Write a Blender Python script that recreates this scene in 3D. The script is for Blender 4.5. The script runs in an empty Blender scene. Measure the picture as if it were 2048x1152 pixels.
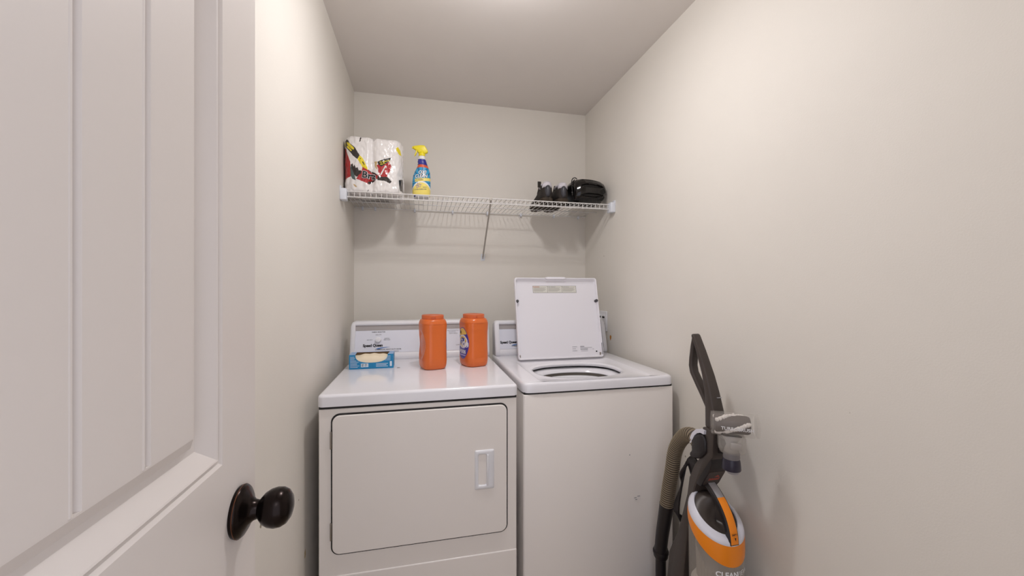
import bpy, bmesh, math, random
from math import sin, cos, pi, radians, sqrt
from mathutils import Vector, Matrix, noise
random.seed(7)
SC = bpy.context.scene
COL = SC.collection

# ------------------------------------------------------------------ camera, light, exposure
CAM_H = 1.295
cd = bpy.data.cameras.new('camera'); cam = bpy.data.objects.new('camera', cd); COL.objects.link(cam)
cam.location = (0, 0, CAM_H); cam.rotation_euler = (radians(90), 0, radians(-12.99))
cd.sensor_fit = 'HORIZONTAL'; cd.sensor_width = 36; cd.lens = 36 * 790.7 / 2048; cd.clip_start = 0.02
SC.camera = cam
SC.view_settings.view_transform = 'Standard'; SC.view_settings.look = 'None'
SC.view_settings.gamma = 1; SC.view_settings.use_curve_mapping = False
SC.view_settings.exposure = 0.0
W = bpy.data.worlds.new('doorway_ambient_fill'); SC.world = W; W.use_nodes = True  # even ambient light added as fill through the doorway
bg = W.node_tree.nodes['Background']; bg.inputs[0].default_value = (0.88, 0.89, 1.0, 1); bg.inputs[1].default_value = 1.4
def area(name, loc, rot, size, power, color, shape='DISK', size_y=None):
    l = bpy.data.lights.new(name, 'AREA'); l.shape = shape; l.size = size; l.energy = power; l.color = color
    if size_y: l.size_y = size_y
    o = bpy.data.objects.new(name, l); COL.objects.link(o); o.location = loc; o.rotation_euler = rot
    return o
LX, LY = 0.27, 1.17
CEIL = 2.44
area('ceiling_lamp_downlight', (LX, LY, CEIL - .064), (0, 0, 0), .10, 5.3, (.98, .965, .985))
l = bpy.data.lights.new('ceiling_lamp_bulb', 'POINT'); l.energy = 7.4; l.shadow_soft_size = 0.042; l.color = (.985, 0.965, 0.98)
lo = bpy.data.objects.new('ceiling_lamp_bulb', l); COL.objects.link(lo); lo.location = (LX, LY, CEIL - 0.115)
# unseen fill light, added behind the open doorway to brighten the room
area('hallway_fill', (0.25, -0.95, 2.35), (radians(38), 0, 0), 0.5, 2.2, (0.93, 0.95, 1.0))

# ------------------------------------------------------------------ materials
def s2l(c):
    return tuple((x / 255 / 12.92) if x / 255 <= .04045 else ((x / 255 + .055) / 1.055) ** 2.4 for x in c)
MATS = {}
def mat(name, rgb, rough=.5, metal=0, coat=0, trans=0, ior=1.45, bump=0, bscale=200, var=0, vscale=6, spec=.5, alpha=1):
    if name in MATS: return MATS[name]
    m = bpy.data.materials.new(name); m.use_nodes = True; n = m.node_tree.nodes; L = m.node_tree.links
    b = n['Principled BSDF']; c = s2l(rgb) + (1,)
    b.inputs['Base Color'].default_value = c; b.inputs['Roughness'].default_value = rough
    b.inputs['Metallic'].default_value = metal; b.inputs['Coat Weight'].default_value = coat
    b.inputs['Coat Roughness'].default_value = .08
    b.inputs['Transmission Weight'].default_value = trans; b.inputs['IOR'].default_value = ior
    b.inputs['Specular IOR Level'].default_value = spec; b.inputs['Alpha'].default_value = alpha
    tc = n.new('ShaderNodeTexCoord')
    if bump:
        t = n.new('ShaderNodeTexNoise'); t.inputs['Scale'].default_value = bscale; t.inputs['Detail'].default_value = 4
        L.new(tc.outputs['Object'], t.inputs['Vector'])
        bp = n.new('ShaderNodeBump'); bp.inputs['Strength'].default_value = bump; bp.inputs['Distance'].default_value = .002
        L.new(t.outputs[0], bp.inputs['Height']); L.new(bp.outputs[0], b.inputs['Normal'])
    if not var: var = .02
    t = n.new('ShaderNodeTexNoise'); t.inputs['Scale'].default_value = vscale; t.inputs['Detail'].default_value = 5
    L.new(tc.outputs['Object'], t.inputs['Vector'])
    mr = n.new('ShaderNodeMapRange'); mr.inputs[3].default_value = 1 - var; mr.inputs[4].default_value = 1 + var
    L.new(t.outputs[0], mr.inputs[0])
    mx = n.new('ShaderNodeVectorMath'); mx.operation = 'SCALE'; mx.inputs[0].default_value = c[:3]
    L.new(mr.outputs[0], mx.inputs['Scale']); L.new(mx.outputs[0], b.inputs['Base Color'])
    MATS[name] = m; return m
def spots(m, pts):
    """small scuffs and chips on a painted wall: (position, radius, rgb)"""
    n = m.node_tree.nodes; L = m.node_tree.links; b = n['Principled BSDF']
    src = b.inputs['Base Color'].links[0].from_socket
    tc = n.new('ShaderNodeTexCoord')
    nz = n.new('ShaderNodeTexNoise'); nz.inputs['Scale'].default_value = 90; L.new(tc.outputs['Object'], nz.inputs['Vector'])
    for p, r, rgb, sc in pts:
        d = n.new('ShaderNodeVectorMath'); d.operation = 'SUBTRACT'; L.new(tc.outputs['Object'], d.inputs[0]); d.inputs[1].default_value = p
        s = n.new('ShaderNodeVectorMath'); s.operation = 'MULTIPLY'; L.new(d.outputs[0], s.inputs[0]); s.inputs[1].default_value = sc
        ln = n.new('ShaderNodeVectorMath'); ln.operation = 'LENGTH'; L.new(s.outputs[0], ln.inputs[0])
        ad = n.new('ShaderNodeMath'); ad.operation = 'MULTIPLY_ADD'; L.new(nz.outputs[0], ad.inputs[0]); ad.inputs[1].default_value = r * 1.6; L.new(ln.outputs['Value'], ad.inputs[2])
        mr = n.new('ShaderNodeMapRange'); L.new(ad.outputs[0], mr.inputs[0]); mr.inputs[1].default_value = r * 1.5; mr.inputs[2].default_value = r * 1.8
        mr.inputs[3].default_value = 1; mr.inputs[4].default_value = 0
        mx = n.new('ShaderNodeMix'); mx.data_type = 'RGBA'; L.new(mr.outputs[0], mx.inputs[0]); L.new(src, mx.inputs[6]); mx.inputs[7].default_value = s2l(rgb) + (1,)
        src = mx.outputs[2]
    L.new(src, b.inputs['Base Color'])
wallpaint = (231, 226, 218)
m_wb = mat('wall_paint', wallpaint, .6, bump=.12, bscale=260, spec=.3)
m_wl = mat('wall_paint_left', wallpaint, .6, bump=.12, bscale=260, spec=.3)
m_wr = mat('wall_paint_right', wallpaint, .6, bump=.12, bscale=260, spec=.3)
spots(m_wl, [((-.379, 1.45, .402), .010, (196, 176, 140), (1, 1, .7)), ((-.379, 1.458, .385), .006, (238, 232, 218), (1, 1, 1)), ((-.379, 1.075, .718), .008, (150, 140, 122), (1, 1, 1)),
             ((-.379, 1.38, .62), .003, (150, 130, 100), (1, 1, 1))])
spots(m_wr, [((1.065, 2.092, 1.01), .010, (196, 128, 42), (1, 1, .62)), ((1.065, 1.43, .6), .004, (170, 160, 150), (1, 1, 1)), ((1.065, .788, .977), .002, (205, 198, 188), (1, 1, 1)),
             ((1.065, 2.175, 1.486), .003, (165, 155, 140), (1, 1, 1))])
m_ceil = mat('ceiling_paint', (230, 224, 219), .8, bump=.1, bscale=180, spec=.2)
m_floor = mat('vinyl_floor', (176, 160, 140), .45, var=.08, vscale=12)
m_trim = mat('trim_paint', (232, 230, 226), .4)
m_door = mat('door_paint', (222, 215, 210), .42, bump=.05, bscale=120)
m_bronze = mat('oiled_bronze', (36, 29, 27), .24, metal=.85, var=.12, vscale=30)
m_copper = mat('worn_copper_edge', (112, 74, 56), .3, metal=.9)
m_enamel = mat('white_enamel', (236, 235, 240), .16, coat=.25, var=.008)
m_side = mat('dryer_front_enamel', (238, 232, 227), .3, coat=.1, var=.008)
m_plast = mat('white_appliance_plastic', (232, 232, 236), .35, var=.01)
m_panel = mat('console_panel', (226, 228, 238), .3, var=.01)
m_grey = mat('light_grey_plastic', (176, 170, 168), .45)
m_dark = mat('dark_gap_rubber', (36, 34, 34), .7)
m_black = mat('black_print', (24, 22, 26), .6)
m_greyp = mat('grey_print', (120, 120, 126), .6)
m_blue = mat('blue_print', (44, 110, 184), .5)
m_white = mat('white_print', (240, 240, 242), .5)
m_wire = mat('white_vinyl_wire', (226, 224, 222), .35)
m_clip = mat('white_shelf_bracket', (226, 230, 238), .4)
m_hinge = mat('dull_hinge_metal', (150, 142, 132), .4, metal=.6)
m_tub = mat('orange_tub_plastic', (216, 106, 44), .3, coat=.15, var=.01)
m_lid = mat('orange_cap_plastic', (206, 100, 52), .38, var=.01)
m_yel = mat('yellow_plastic', (238, 220, 40), .35)

# ------------------------------------------------------------------ mesh helpers
class MB:
    XF = None
    def __init__(s): s.v = []; s.f = []; s.m = []
    def add(s, vs, fs, mi=0):
        o = len(s.v); s.v += [Vector(v) for v in vs]
        for k, f in enumerate(fs):
            s.f.append([i + o for i in f]); s.m.append(mi[k] if isinstance(mi, (list, tuple)) else mi)
        return s
    def box(s, a, b, bev=0, seg=3, mi=0):
        bm = bmesh.new(); bmesh.ops.create_cube(bm, size=1)
        c = [(a[i] + b[i]) / 2 for i in range(3)]; d = [abs(b[i] - a[i]) for i in range(3)]
        for v in bm.verts: v.co = Vector([v.co[i] * d[i] + c[i] for i in range(3)])
        if bev: bmesh.ops.bevel(bm, geom=bm.edges[:], offset=min(bev, min(d) * .49), segments=seg, affect='EDGES', profile=.5)
        return s.bm(bm, mi)
    def bm(s, bm, mi=0, mtx=None):
        bm.verts.ensure_lookup_table(); bm.verts.index_update()
        vs = [(mtx @ v.co) if mtx else v.co.copy() for v in bm.verts]
        s.add(vs, [[v.index for v in f.verts] for f in bm.faces], mi); bm.free(); return s
    def rings(s, rs, cap0=True, cap1=True, closed=True, mi=0, loop=False):
        n = len(rs[0]); o = len(s.v)
        for r in rs: s.v += [Vector(p) for p in r]
        R = len(rs)
        for i in range(R if loop else R - 1):
            j = (i + 1) % R
            for k in range(n if closed else n - 1):
                k2 = (k + 1) % n
                s.f.append([o + i * n + k, o + i * n + k2, o + j * n + k2, o + j * n + k]); s.m.append(mi[i] if isinstance(mi, list) else mi)
        if cap0: s.f.append([o + k for k in range(n)][::-1]); s.m.append(mi[0] if isinstance(mi, list) else mi)
        if cap1: s.f.append([o + (R - 1) * n + k for k in range(n)]); s.m.append(mi[-1] if isinstance(mi, list) else mi)
        return s
    def tube(s, pts, r, n=10, mi=0, smooth=0, cap=True):
        P = [Vector(p) for p in pts]
        if smooth:
            Q = []
            for i in range(len(P) - 1):
                p0 = P[max(i - 1, 0)]; p1 = P[i]; p2 = P[i + 1]; p3 = P[min(i + 2, len(P) - 1)]
                for k in range(smooth):
                    t = k / smooth
                    Q.append(.5 * ((2 * p1) + (p2 - p0) * t + (2 * p0 - 5 * p1 + 4 * p2 - p3) * t * t + (3 * p1 - p0 - 3 * p2 + p3) * t ** 3))
            Q.append(P[-1]); P = Q
        rs = []; up = None
        for i, p in enumerate(P):
            t = (P[min(i + 1, len(P) - 1)] - P[max(i - 1, 0)]).normalized()
            if up is None:
                up = Vector((0, 0, 1)) if abs(t.z) < .9 else Vector((1, 0, 0))
            u = (up - t * up.dot(t)).normalized(); w = t.cross(u); up = u
            rr = r(i / (len(P) - 1)) if callable(r) else r
            rs.append([p + (u * cos(a) + w * sin(a)) * rr for a in [2 * pi * k / n for k in range(n)]])
        return s.rings(rs, cap, cap, mi=mi)
    def lathe(s, prof, c, axis='Z', n=48, mi=0, cap0=True, cap1=True, sx=1, sy=1):
        rs = []
        for (r, h) in prof:
            ring = []
            for k in range(n):
                a = 2 * pi * k / n; x, y = r * cos(a) * sx, r * sin(a) * sy
                ring.append({'Z': (c[0] + x, c[1] + y, c[2] + h), 'X': (c[0] + h, c[1] + x, c[2] + y), 'Y': (c[0] + x, c[1] + h, c[2] - y)}[axis])
            rs.append(ring)
        return s.rings(rs, cap0, cap1, mi=mi)
    def poly(s, pts, axis, a, b, bev=0, seg=2, mi=0):
        """extrude a 2D polygon; axis 'X': pts=(y,z); 'Y': pts=(x,z); 'Z': pts=(x,y)"""
        f = {'X': lambda p, t: (t, p[0], p[1]), 'Y': lambda p, t: (p[0], t, p[1]), 'Z': lambda p, t: (p[0], p[1], t)}[axis]
        bm = bmesh.new(); lo = [bm.verts.new(f(p, a)) for p in pts]; hi = [bm.verts.new(f(p, b)) for p in pts]
        n = len(pts); bm.faces.new(lo[::-1]); bm.faces.new(hi)
        for i in range(n): bm.faces.new((lo[i], lo[(i + 1) % n], hi[(i + 1) % n], hi[i]))
        bmesh.ops.recalc_face_normals(bm, faces=bm.faces[:])
        if bev:
            es = [e for e in bm.edges if len(e.link_faces) == 2 and e.calc_face_angle(0) > .5]
            bmesh.ops.bevel(bm, geom=es, offset=bev, segments=seg, affect='EDGES', profile=.5)
        return s.bm(bm, mi)
    def build(s, name, mats, parent=None, angle=40, recalc=True, wn=False, **props):
        me = bpy.data.meshes.new(name)
        off = parent_world(parent)
        if MB.XF is not None: s.v = [MB.XF @ v for v in s.v]
        me.from_pydata([tuple(v - off) for v in s.v], [], s.f); me.validate()
        if not isinstance(mats, (list, tuple)): mats = [mats]
        for m in mats: me.materials.append(m)
        if len(me.polygons) == len(s.m): me.polygons.foreach_set('material_index', s.m)
        if recalc:
            bm = bmesh.new(); bm.from_mesh(me); bmesh.ops.recalc_face_normals(bm, faces=bm.faces[:]); bm.to_mesh(me); bm.free()
        me.polygons.foreach_set('use_smooth', [True] * len(me.polygons)); me.set_sharp_from_angle(angle=radians(angle)); me.update()
        o = bpy.data.objects.new(name, me); COL.objects.link(o)
        if parent is not None: o.parent = parent
        if wn:
            w = o.modifiers.new('wn', 'WEIGHTED_NORMAL'); w.keep_sharp = True
        for k, v in props.items(): o[k] = v
        return o
def parent_world(p):
    v = Vector((0, 0, 0))
    while p is not None: v = v + Vector(p.location); p = p.parent
    return v
def thing(name, label, cat, loc, group=None):
    o = bpy.data.objects.new(name, None); COL.objects.link(o); o.location = loc; o.empty_display_size = .05
    o['label'] = label; o['category'] = cat
    if group: o['group'] = group
    return o
def superring(cx, cy, a, b, z, n=64, e=2.6):
    out = []
    for k in range(n):
        t = 2 * pi * k / n; c, s_ = cos(t), sin(t)
        out.append((cx + a * math.copysign(abs(c) ** (2 / e), c), cy + b * math.copysign(abs(s_) ** (2 / e), s_), z))
    return out
def rrect(x0, x1, y0, y1, r, n=8):
    pts = []
    for (cx, cy, a0) in ((x1 - r, y1 - r, 0), (x0 + r, y1 - r, 90), (x0 + r, y0 + r, 180), (x1 - r, y0 + r, 270)):
        for k in range(n + 1):
            a = radians(a0 + 90 * k / n); pts.append((cx + r * cos(a), cy + r * sin(a)))
    return pts
def text(name, items, mats, parent, mapf, angle=40, joined=False, **props):
    if not joined and len(items) > 1:
        return [text(name, [it], mats, parent, mapf, angle, True, **props) for it in items][0]
    return text1(name, items, mats, parent, mapf, angle, **props)
def text1(name, items, mats, parent, mapf, angle=40, **props):
    """items: (string, x, y, size, mat index, bold, shear, lift, xscale) laid out on a flat sheet, mapf(x, y, lift) puts them on the surface"""
    M = MB()
    for it in items:
        st, x, y, size, mi, bold, shear, lift, xs = (list(it) + [0, 0, 0, 0, 1])[:9] if len(it) < 9 else it
        cu = bpy.data.curves.new('t', 'FONT'); cu.body = st; cu.size = size; cu.offset = bold; cu.shear = shear
        cu.align_x = 'CENTER'; cu.align_y = 'CENTER'; cu.resolution_u = 3; cu.fill_mode = 'FRONT'
        to = bpy.data.objects.new('t', cu); COL.objects.link(to)
        dg = bpy.context.evaluated_depsgraph_get(); me = bpy.data.meshes.new_from_object(to.evaluated_get(dg))
        M.add([mapf(v.co.x * xs + x, v.co.y + y, lift) for v in me.vertices], [list(p.vertices) for p in me.polygons], mi)
        bpy.data.objects.remove(to); bpy.data.curves.remove(cu); bpy.data.meshes.remove(me)
    return M.build(name, mats, parent, angle, recalc=False, **props)
def inpoly(x, y, P):
    c = False; j = len(P) - 1
    for i in range(len(P)):
        xi, yi = P[i]; xj, yj = P[j]
        if (yi > y) != (yj > y) and x < (xj - xi) * (y - yi) / (yj - yi) + xi: c = not c
        j = i
    return c
def struct(name, M, m, parent=None, **k):
    o = M.build(name, m, parent, **k); o['kind'] = 'structure'; return o

# ------------------------------------------------------------------ room
XL, XR, YB, YF = -.379, 1.065, 2.45, -.02
T = .1
struct('wall_left', MB().box((XL - T, YF - T, 0), (XL, YB + T, CEIL)), m_wl)
struct('wall_right', MB().box((XR, YF - T, 0), (XR + T, YB + T, CEIL)), m_wr)
struct('wall_back', MB().box((XL, YB, 0), (XR, YB + T, CEIL)), m_wb)
DW0, DW1, DH = -.262, .50, 2.05
struct('wall_front', MB().box((XL, YF - T, 0), (DW0 - .035, YF, CEIL)).box((DW1, YF - T, 0), (XR, YF, CEIL)).box((DW0 - .035, YF - T, DH), (DW1, YF, CEIL)), m_wb)
struct('floor', MB().box((XL - T, YF - 1.6, -.06), (XR + T, YB + T, 0)), m_floor)
struct('ceiling', MB().box((XL - T, YF - T, CEIL), (XR + T, YB + T, CEIL + .06)), m_ceil)
def base(name, a, b): struct(name, MB().box(a, b, .004), m_trim)
base('baseboard_left', (XL, .0, 0), (XL + .012, YB, .085)); base('baseboard_right', (XR - .012, .0, 0), (XR, YB, .085)); base('baseboard_back', (XL + .012, YB - .012, 0), (XR - .012, YB, .085))

# ------------------------------------------------------------------ door_1, standing open along the left wall
DX, DT = -.26, .035
Y0, Y1 = -.015, .713
door = bpy.data.objects.new('door_1', None); COL.objects.link(door); door.location = (DX - DT / 2, Y0, 0.012); door['kind'] = 'structure'
M = MB()
def rect_ring(y0, y1, z0, z1, x): return [(x, y0, z0), (x, y1, z0), (x, y1, z1), (x, y0, z1)]
panels = [(Y0 + .107, .606, 1.057, 1.905), (Y0 + .107, .606, .24, .78)]
prof = [(0, 0), (.004, -.0035), (.008, -.0035), (.010, -.001), (.012, -.002), (.032, -.0175), (.040, -.0175), (.056, -.007), (.058, -.0068)]
# face frame: stiles and rails
zs = [0.012, .24, .78, 1.057, 1.905, 2.04]
def quad(M, a, b, c, d, mi=0): M.add([a, b, c, d], [[0, 1, 2, 3]], mi)
for (ya, yb, za, zb) in [(Y0, Y0 + .107, .012, 2.04), (.606, Y1, .012, 2.04)] + [(Y0 + .107, .606, zs[0], zs[1]), (Y0 + .107, .606, zs[2], zs[3]), (Y0 + .107, .606, zs[4], zs[5])]:
    quad(M, (DX, ya, za), (DX, yb, za), (DX, yb, zb), (DX, ya, zb))
quad(M, (DX - DT, Y0, .012), (DX - DT, Y1, .012), (DX - DT, Y1, 2.04), (DX - DT, Y0, 2.04))
quad(M, (DX, Y1, .012), (DX - DT, Y1, .012), (DX - DT, Y1, 2.04), (DX, Y1, 2.04))
quad(M, (DX, Y0, .012), (DX - DT, Y0, .012), (DX - DT, Y0, 2.04), (DX, Y0, 2.04))
quad(M, (DX, Y0, 2.04), (DX - DT, Y0, 2.04), (DX - DT, Y1, 2.04), (DX, Y1, 2.04))
quad(M, (DX, Y0, .012), (DX - DT, Y0, .012), (DX - DT, Y1, .012), (DX, Y1, .012))
M.build('door_slab', m_door, door, recalc=False)
for (ya, yb, za, zb) in panels:
    P = MB()
    P.rings([rect_ring(ya + d, yb - d, za + d, zb - d, DX + h) for d, h in prof], False, False)
    d = prof[-1][0]; fx = DX + prof[-1][1]; a, b = ya + d, yb - d
    g = [a]; gw = .0075
    cuts = [y for y in (.1335, .217, .3005, .384, .468) if a + .02 < y < b - .02]
    pr = [(a, fx)]
    for y in cuts: pr += [(y - gw, fx), (y - gw + .0012, fx + .0006), (y - gw + .0030, fx + .0006), (y - gw + .0040, fx - .0095), (y - gw + .0048, fx - .0095), (y + gw - .0030, fx - .0008), (y + gw - .0020, fx)]
    pr.append((b, fx))
    P.rings([[(x, y, za + d) for y, x in pr], [(x, y, zb - d) for y, x in pr]], False, False, closed=False)
    for zz in (za + d, zb - d): P.add([(DX + prof[-1][1], a, zz), (DX + prof[-1][1], b, zz), (DX + prof[-1][1] - .012, b, zz), (DX + prof[-1][1] - .012, a, zz)], [[0, 1, 2, 3]])
    P.build('plank_panel', m_door, door, 10, recalc=False)
# knob
kc = (DX, .654, .968)
kn = MB().lathe([(.0005, .000), (.0355, .000), (.0365, .003), (.0362, .006), (.034, .0085), (.028, .012), (.019, .016), (.0145, .021), (.0125, .028), (.0125, .034)], kc, 'X', cap0=False).build('door_knob', m_bronze, door)
MB().lathe([(.0364, .0042), (.0369, .0050), (.0364, .0056)], kc, 'X', cap0=False, cap1=False).build('rosette_rim', m_copper, kn, label='worn copper edge of the rosette')
MB().lathe([(.0115, .024), (.0125, .027), (.0165, .030), (.0222, .035), (.0262, .042), (.0280, .050), (.0272, .058), (.0235, .065), (.0165, .0700), (.008, .0725), (.0005, .0732)], kc, 'X', cap0=False).build('knob_ball', m_bronze, kn)

# ------------------------------------------------------------------ ceiling light (just above the frame)
cl = thing('ceiling_light', 'small round flush ceiling light with a white glass dome', 'ceiling light', (LX, LY, CEIL))
MB().lathe([(.0005, 0), (.085, 0), (.085, -.015), (.078, -.02), (.0005, -.02)], (LX, LY, CEIL), 'Z').build('base_plate', m_trim, cl)
mg = bpy.data.materials.new('lit_glass_dome'); mg.use_nodes = True
b = mg.node_tree.nodes['Principled BSDF']; b.inputs['Base Color'].default_value = (1, .97, .92, 1); b.inputs['Emission Color'].default_value = (1, .95, .88, 1); b.inputs['Emission Strength'].default_value = 9
MB().lathe([(.075, -.0205), (.074, -.035), (.062, -.048), (.04, -.055), (.0005, -.057)], (LX, LY, CEIL), 'Z', cap0=False).build('glass_dome', mg, cl)

# ------------------------------------------------------------------ wall outlet
ol = thing('wall_outlet', 'white outlet plate on the right wall behind the washer console', 'outlet', (XR, 2.19, 1.10))
MB().box((XR - .006, 2.13, 1.04), (XR, 2.25, 1.158), .003).build('cover_plate', m_plast, ol)
for yc in (2.163, 2.217): MB().box((XR - .009, yc - .018, 1.06), (XR - .004, yc + .018, 1.138), .002).build('socket_face', m_plast, ol)
for yc in (2.165, 2.215):
    for zc in (1.08, 1.122): MB().box((XR - .0105, yc - .015, zc - .0055), (XR - .0085, yc + .015, zc + .0055), .001).build('socket_slot', m_dark, ol)

# ------------------------------------------------------------------ dryer
DXL, DXR, DYF, DYB, DZ = -.334, .349, 1.413, 2.17, .94
dr = thing('clothes_dryer', 'white front-loading clothes dryer, left of the two machines, with two orange tubs on top', 'dryer', ((DXL + DXR) / 2, 1.79, 0))
MB().box((DXL + .004, DYF + .006, .02), (DXR - .004, DYB - .01, .893), .004).build('cabinet', m_side, dr, wn=True)
M = MB()
def slab_top(x0, x1, y0, y1, zt, zb, r=.02):
    rs = []
    for d, z in ((0, zb), (0, zt - .010), (.0012, zt - .006), (.004, zt - .0025), (.0075, zt - .0006), (.012, zt)):
        rs.append([(x, y, z) for x, y in rrect(x0 + d, x1 - d, y0 + d, y1 - d, r - d * .6, 6)])
    return rs
M.rings(slab_top(DXL, DXR, DYF, DYB, DZ, .9)).build('top_panel', m_enamel, dr, angle=60, wn=True)
MB().box((DXL + .006, DYF + .003, .8925), (DXR - .006, DYB - .02, .9005)).build('top_seam', m_dark, dr)
# front: upper face with door opening, lower access panel
fy = DYF + .006
M = MB(); outer = rrect(-.2905, .3095, .404, .874, .026, 8)
MB().poly(rrect(-.2915, .3105, .403, .8755, .028, 8), 'Y', fy - .0015, fy + .002).build('door_gap', m_dark, dr)
M = MB()
rr = lambda d, y: [(x, y, z) for x, z in rrect(-.2865 + d, .3062 - d, .4085 + d, .8695 - d, .024 - d * .4, 8)]
M.rings([rr(0, fy + .0), rr(0, fy - .006), rr(.0008, fy - .008), (rr(.003, fy - .009))], False, True)
dd = M.build('door', m_side, dr, angle=60, wn=True)
# handle: a raised bezel around a scooped pocket
hx0, hx1, hz0, hz1 = .188, .259, .571, .713; hy = fy - .009
M = MB()
def hr(d, y, r=.005): return [(x, y, z) for x, z in rrect(hx0 + d, hx1 - d, hz0 + d, hz1 - d, max(r - d * .3, .001), 4)]
def pk(d, y, r=.007): return [(x, y, z) for x, z in rrect(hx0 + .010 + d, hx0 + .045 - d * .6, hz0 + .013 + d, hz1 - .013 - d, r, 4)]
M.rings([hr(0, hy + .001), hr(.001, hy - .002), hr(.003, hy - .0045), pk(0, hy - .0048), pk(.002, hy - .0035), pk(.005, hy + .004), pk(.009, hy + .008)], False, True)
M.build('handle', m_plast, dd, angle=50, recalc=False)
MB().box((hx0 + .043, hy - .010, hz0 + .016), (hx0 + .050, hy - .002, hz1 - .016), .003).build('handle_grip', m_plast, dd)
for zc in (.788, .484):
    MB().box((-.2935, fy - .008, zc - .029), (-.2885, fy + .001, zc + .029), .0015).build('hinge', m_hinge, dr)
MB().box((DXL + .004, fy - .003, .022), (DXR - .004, fy + .006, .334), .004).build('lower_panel', m_side, dr, wn=True)
for x in (DXL + .05, DXR - .05):
    for y in (DYF + .05, DYB - .06): MB().lathe([(.018, 0), (.018, .01), (.008, .012), (.008, .022)], (x, y, 0), n=16).build('levelling_foot', m_dark, dr)
# console
def console(parent, x0, x1, yb, yfb, zt, top, pxl, name='console'):
    """yb back, yfb front foot, top = z of top"""
    prof = [(yfb + .004, zt), (yfb, zt + .006), (yfb + .001, zt + .026), (yfb + .006, zt + .030), (yfb + .0075, zt + .034), (yfb + .045, top - .047), (yfb + .053, top - .045),
            (yfb + .0545, top - .022), (yfb + .044, top - .020), (yfb + .041, top - .014), (yfb + .044, top - .006), (yfb + .052, top - .001), (yfb + .062, top), (yb - .02, top), (yb - .006, top - .006), (yb, top - .03), (yb, zt)]
    cy = sum(p[0] for p in prof) / len(prof); cz = sum(p[1] for p in prof) / len(prof)
    # closed solid end caps, hollow strip of the panel in the middle
    solid = [(yfb + .004, zt), (yfb - .002, zt + .006), (yfb - .001, zt + .030), (yfb + .036, top - .016), (yfb + .041, top - .006), (yfb + .050, top - .001), (yfb + .062, top), (yb - .02, top), (yb - .006, top - .006), (yb, top - .03), (yb, zt)]
    M = MB()
    for xa, xb, sg in ((x0, x0 + pxl, 1), (x1, x1 - pxl, -1)):
        rs = []
        for d, k in ((0, .90), (.002, .94), (.006, .975), (.012, .993), (.018, 1.0)):
            rs.append([(xa + sg * d, cy + (y - cy) * k, max(zt, zt + (z - zt) * k)) for y, z in solid])
        rs.append([(xb, y, z) for y, z in solid])
        M.rings(rs)
    xa, xb = x0 + pxl, x1 - pxl
    M.rings([[(xa, y, z) for y, z in prof], [(xb, y, z) for y, z in prof]])
    o = M.build(name, m_plast, parent, angle=50)
    A = Vector((0, yfb + .0075, zt + .034)); B = Vector((0, yfb + .045, top - .047))
    n = Vector((0, -(B.z - A.z), B.y - A.y)).normalized()
    u = (B - A); Lh = u.length; u.normalize()
    face = lambda x, t, lift=0: Vector((x, 0, 0)) + A + u * t + n * (.0012 + lift)
    P = MB(); c = [face(xa, .002), face(xb, .002), face(xb, Lh), face(xa, Lh)]
    P.add(c + [p - n * .003 for p in c], [[0, 1, 2, 3], [0, 4, 5, 1], [1, 5, 6, 2], [2, 6, 7, 3], [3, 7, 4, 0]])
    pn = P.build('control_panel', m_panel, o)
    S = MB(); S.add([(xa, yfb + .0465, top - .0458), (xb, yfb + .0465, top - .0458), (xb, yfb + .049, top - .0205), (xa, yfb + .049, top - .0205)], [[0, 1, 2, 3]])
    S.build('lip_shade_strip', m_grey, o, label='grey strip painting the shade under the rolled top edge')  # grey colour stands in for the shadow band below the overhang
    return o, pn, face, Lh, n
co, pn, face, Lh, nn = console(dr, -.337, .352, 2.17, 2.042, DZ, 1.128, .022)
def knobm(name, face, x, t, r, h, parent, n, ridge=True):
    base = face(x, t); M = MB(); ax = n.normalized(); uu = Vector((1, 0, 0)); vv = ax.cross(uu)
    rs = []
    for rr_, hh in ((r * 1.15, 0), (r * 1.15, h * .15), (r, h * .3), (r * .92, h * .95), (r * .8, h), (.0005, h)):
        rs.append([base + ax * hh + (uu * cos(a) + vv * sin(a)) * rr_ for a in [2 * pi * k / 32 for k in range(32)]])
    M.rings(rs, False, True)
    o = M.build(name, m_plast, parent)
    return o
knobm('selector_knob', face, -.207, .064, .0135, .016, co, nn)
knobm('timer_knob', face, .262, .062, .030, .018, co, nn)
mp = lambda x, y, l_=0: face(x, y, .0006 + l_)
text('console_lettering', [('Speed Queen', -.231, .0375, .0185, 0, .0009, 0, 0, .92), ('COMMERCIAL HEAVY DUTY DRYER', -.158, .0165, .0085, 0, .0001, 0, 0, .92), ('Extra Capacity', -.128, .007, .0075, 0, 0, .2, 0, .9),
     ('FABRIC SELECTOR', -.206, .105, .0082, 0, .0001, 0, 0, .95), ('DELICATE', -.206, .091, .0062, 0, 0, 0, 0, 1.0), ('NO HEAT', -.247, .066, .0062, 0, 0, 0, 0, 1.0), ('NORMAL', -.165, .0715, .006, 0, 0, 0, 0, 1.0), ('PERM PRESS', -.165, .0645, .006, 0, 0, 0, 0, 1.0)], m_black, co, mp)
text('timer_lettering', [('AUTOMATIC', .165, .105, .008, 0, 0, 0, 0, 1.3), ('NORMAL', .160, .097, .007, 0, 0, 0, 0, 1.3), ('PERM PRESS', .165, .089, .007, 0, 0, 0, 0, 1.2), ('OFF', .185, .028, .008, 0, 0, 0, 0, 1.2), ('TIME DRY', .205, .028, .007, 0, 0, 0, 0, 1)], m_greyp, co, mp)
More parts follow.
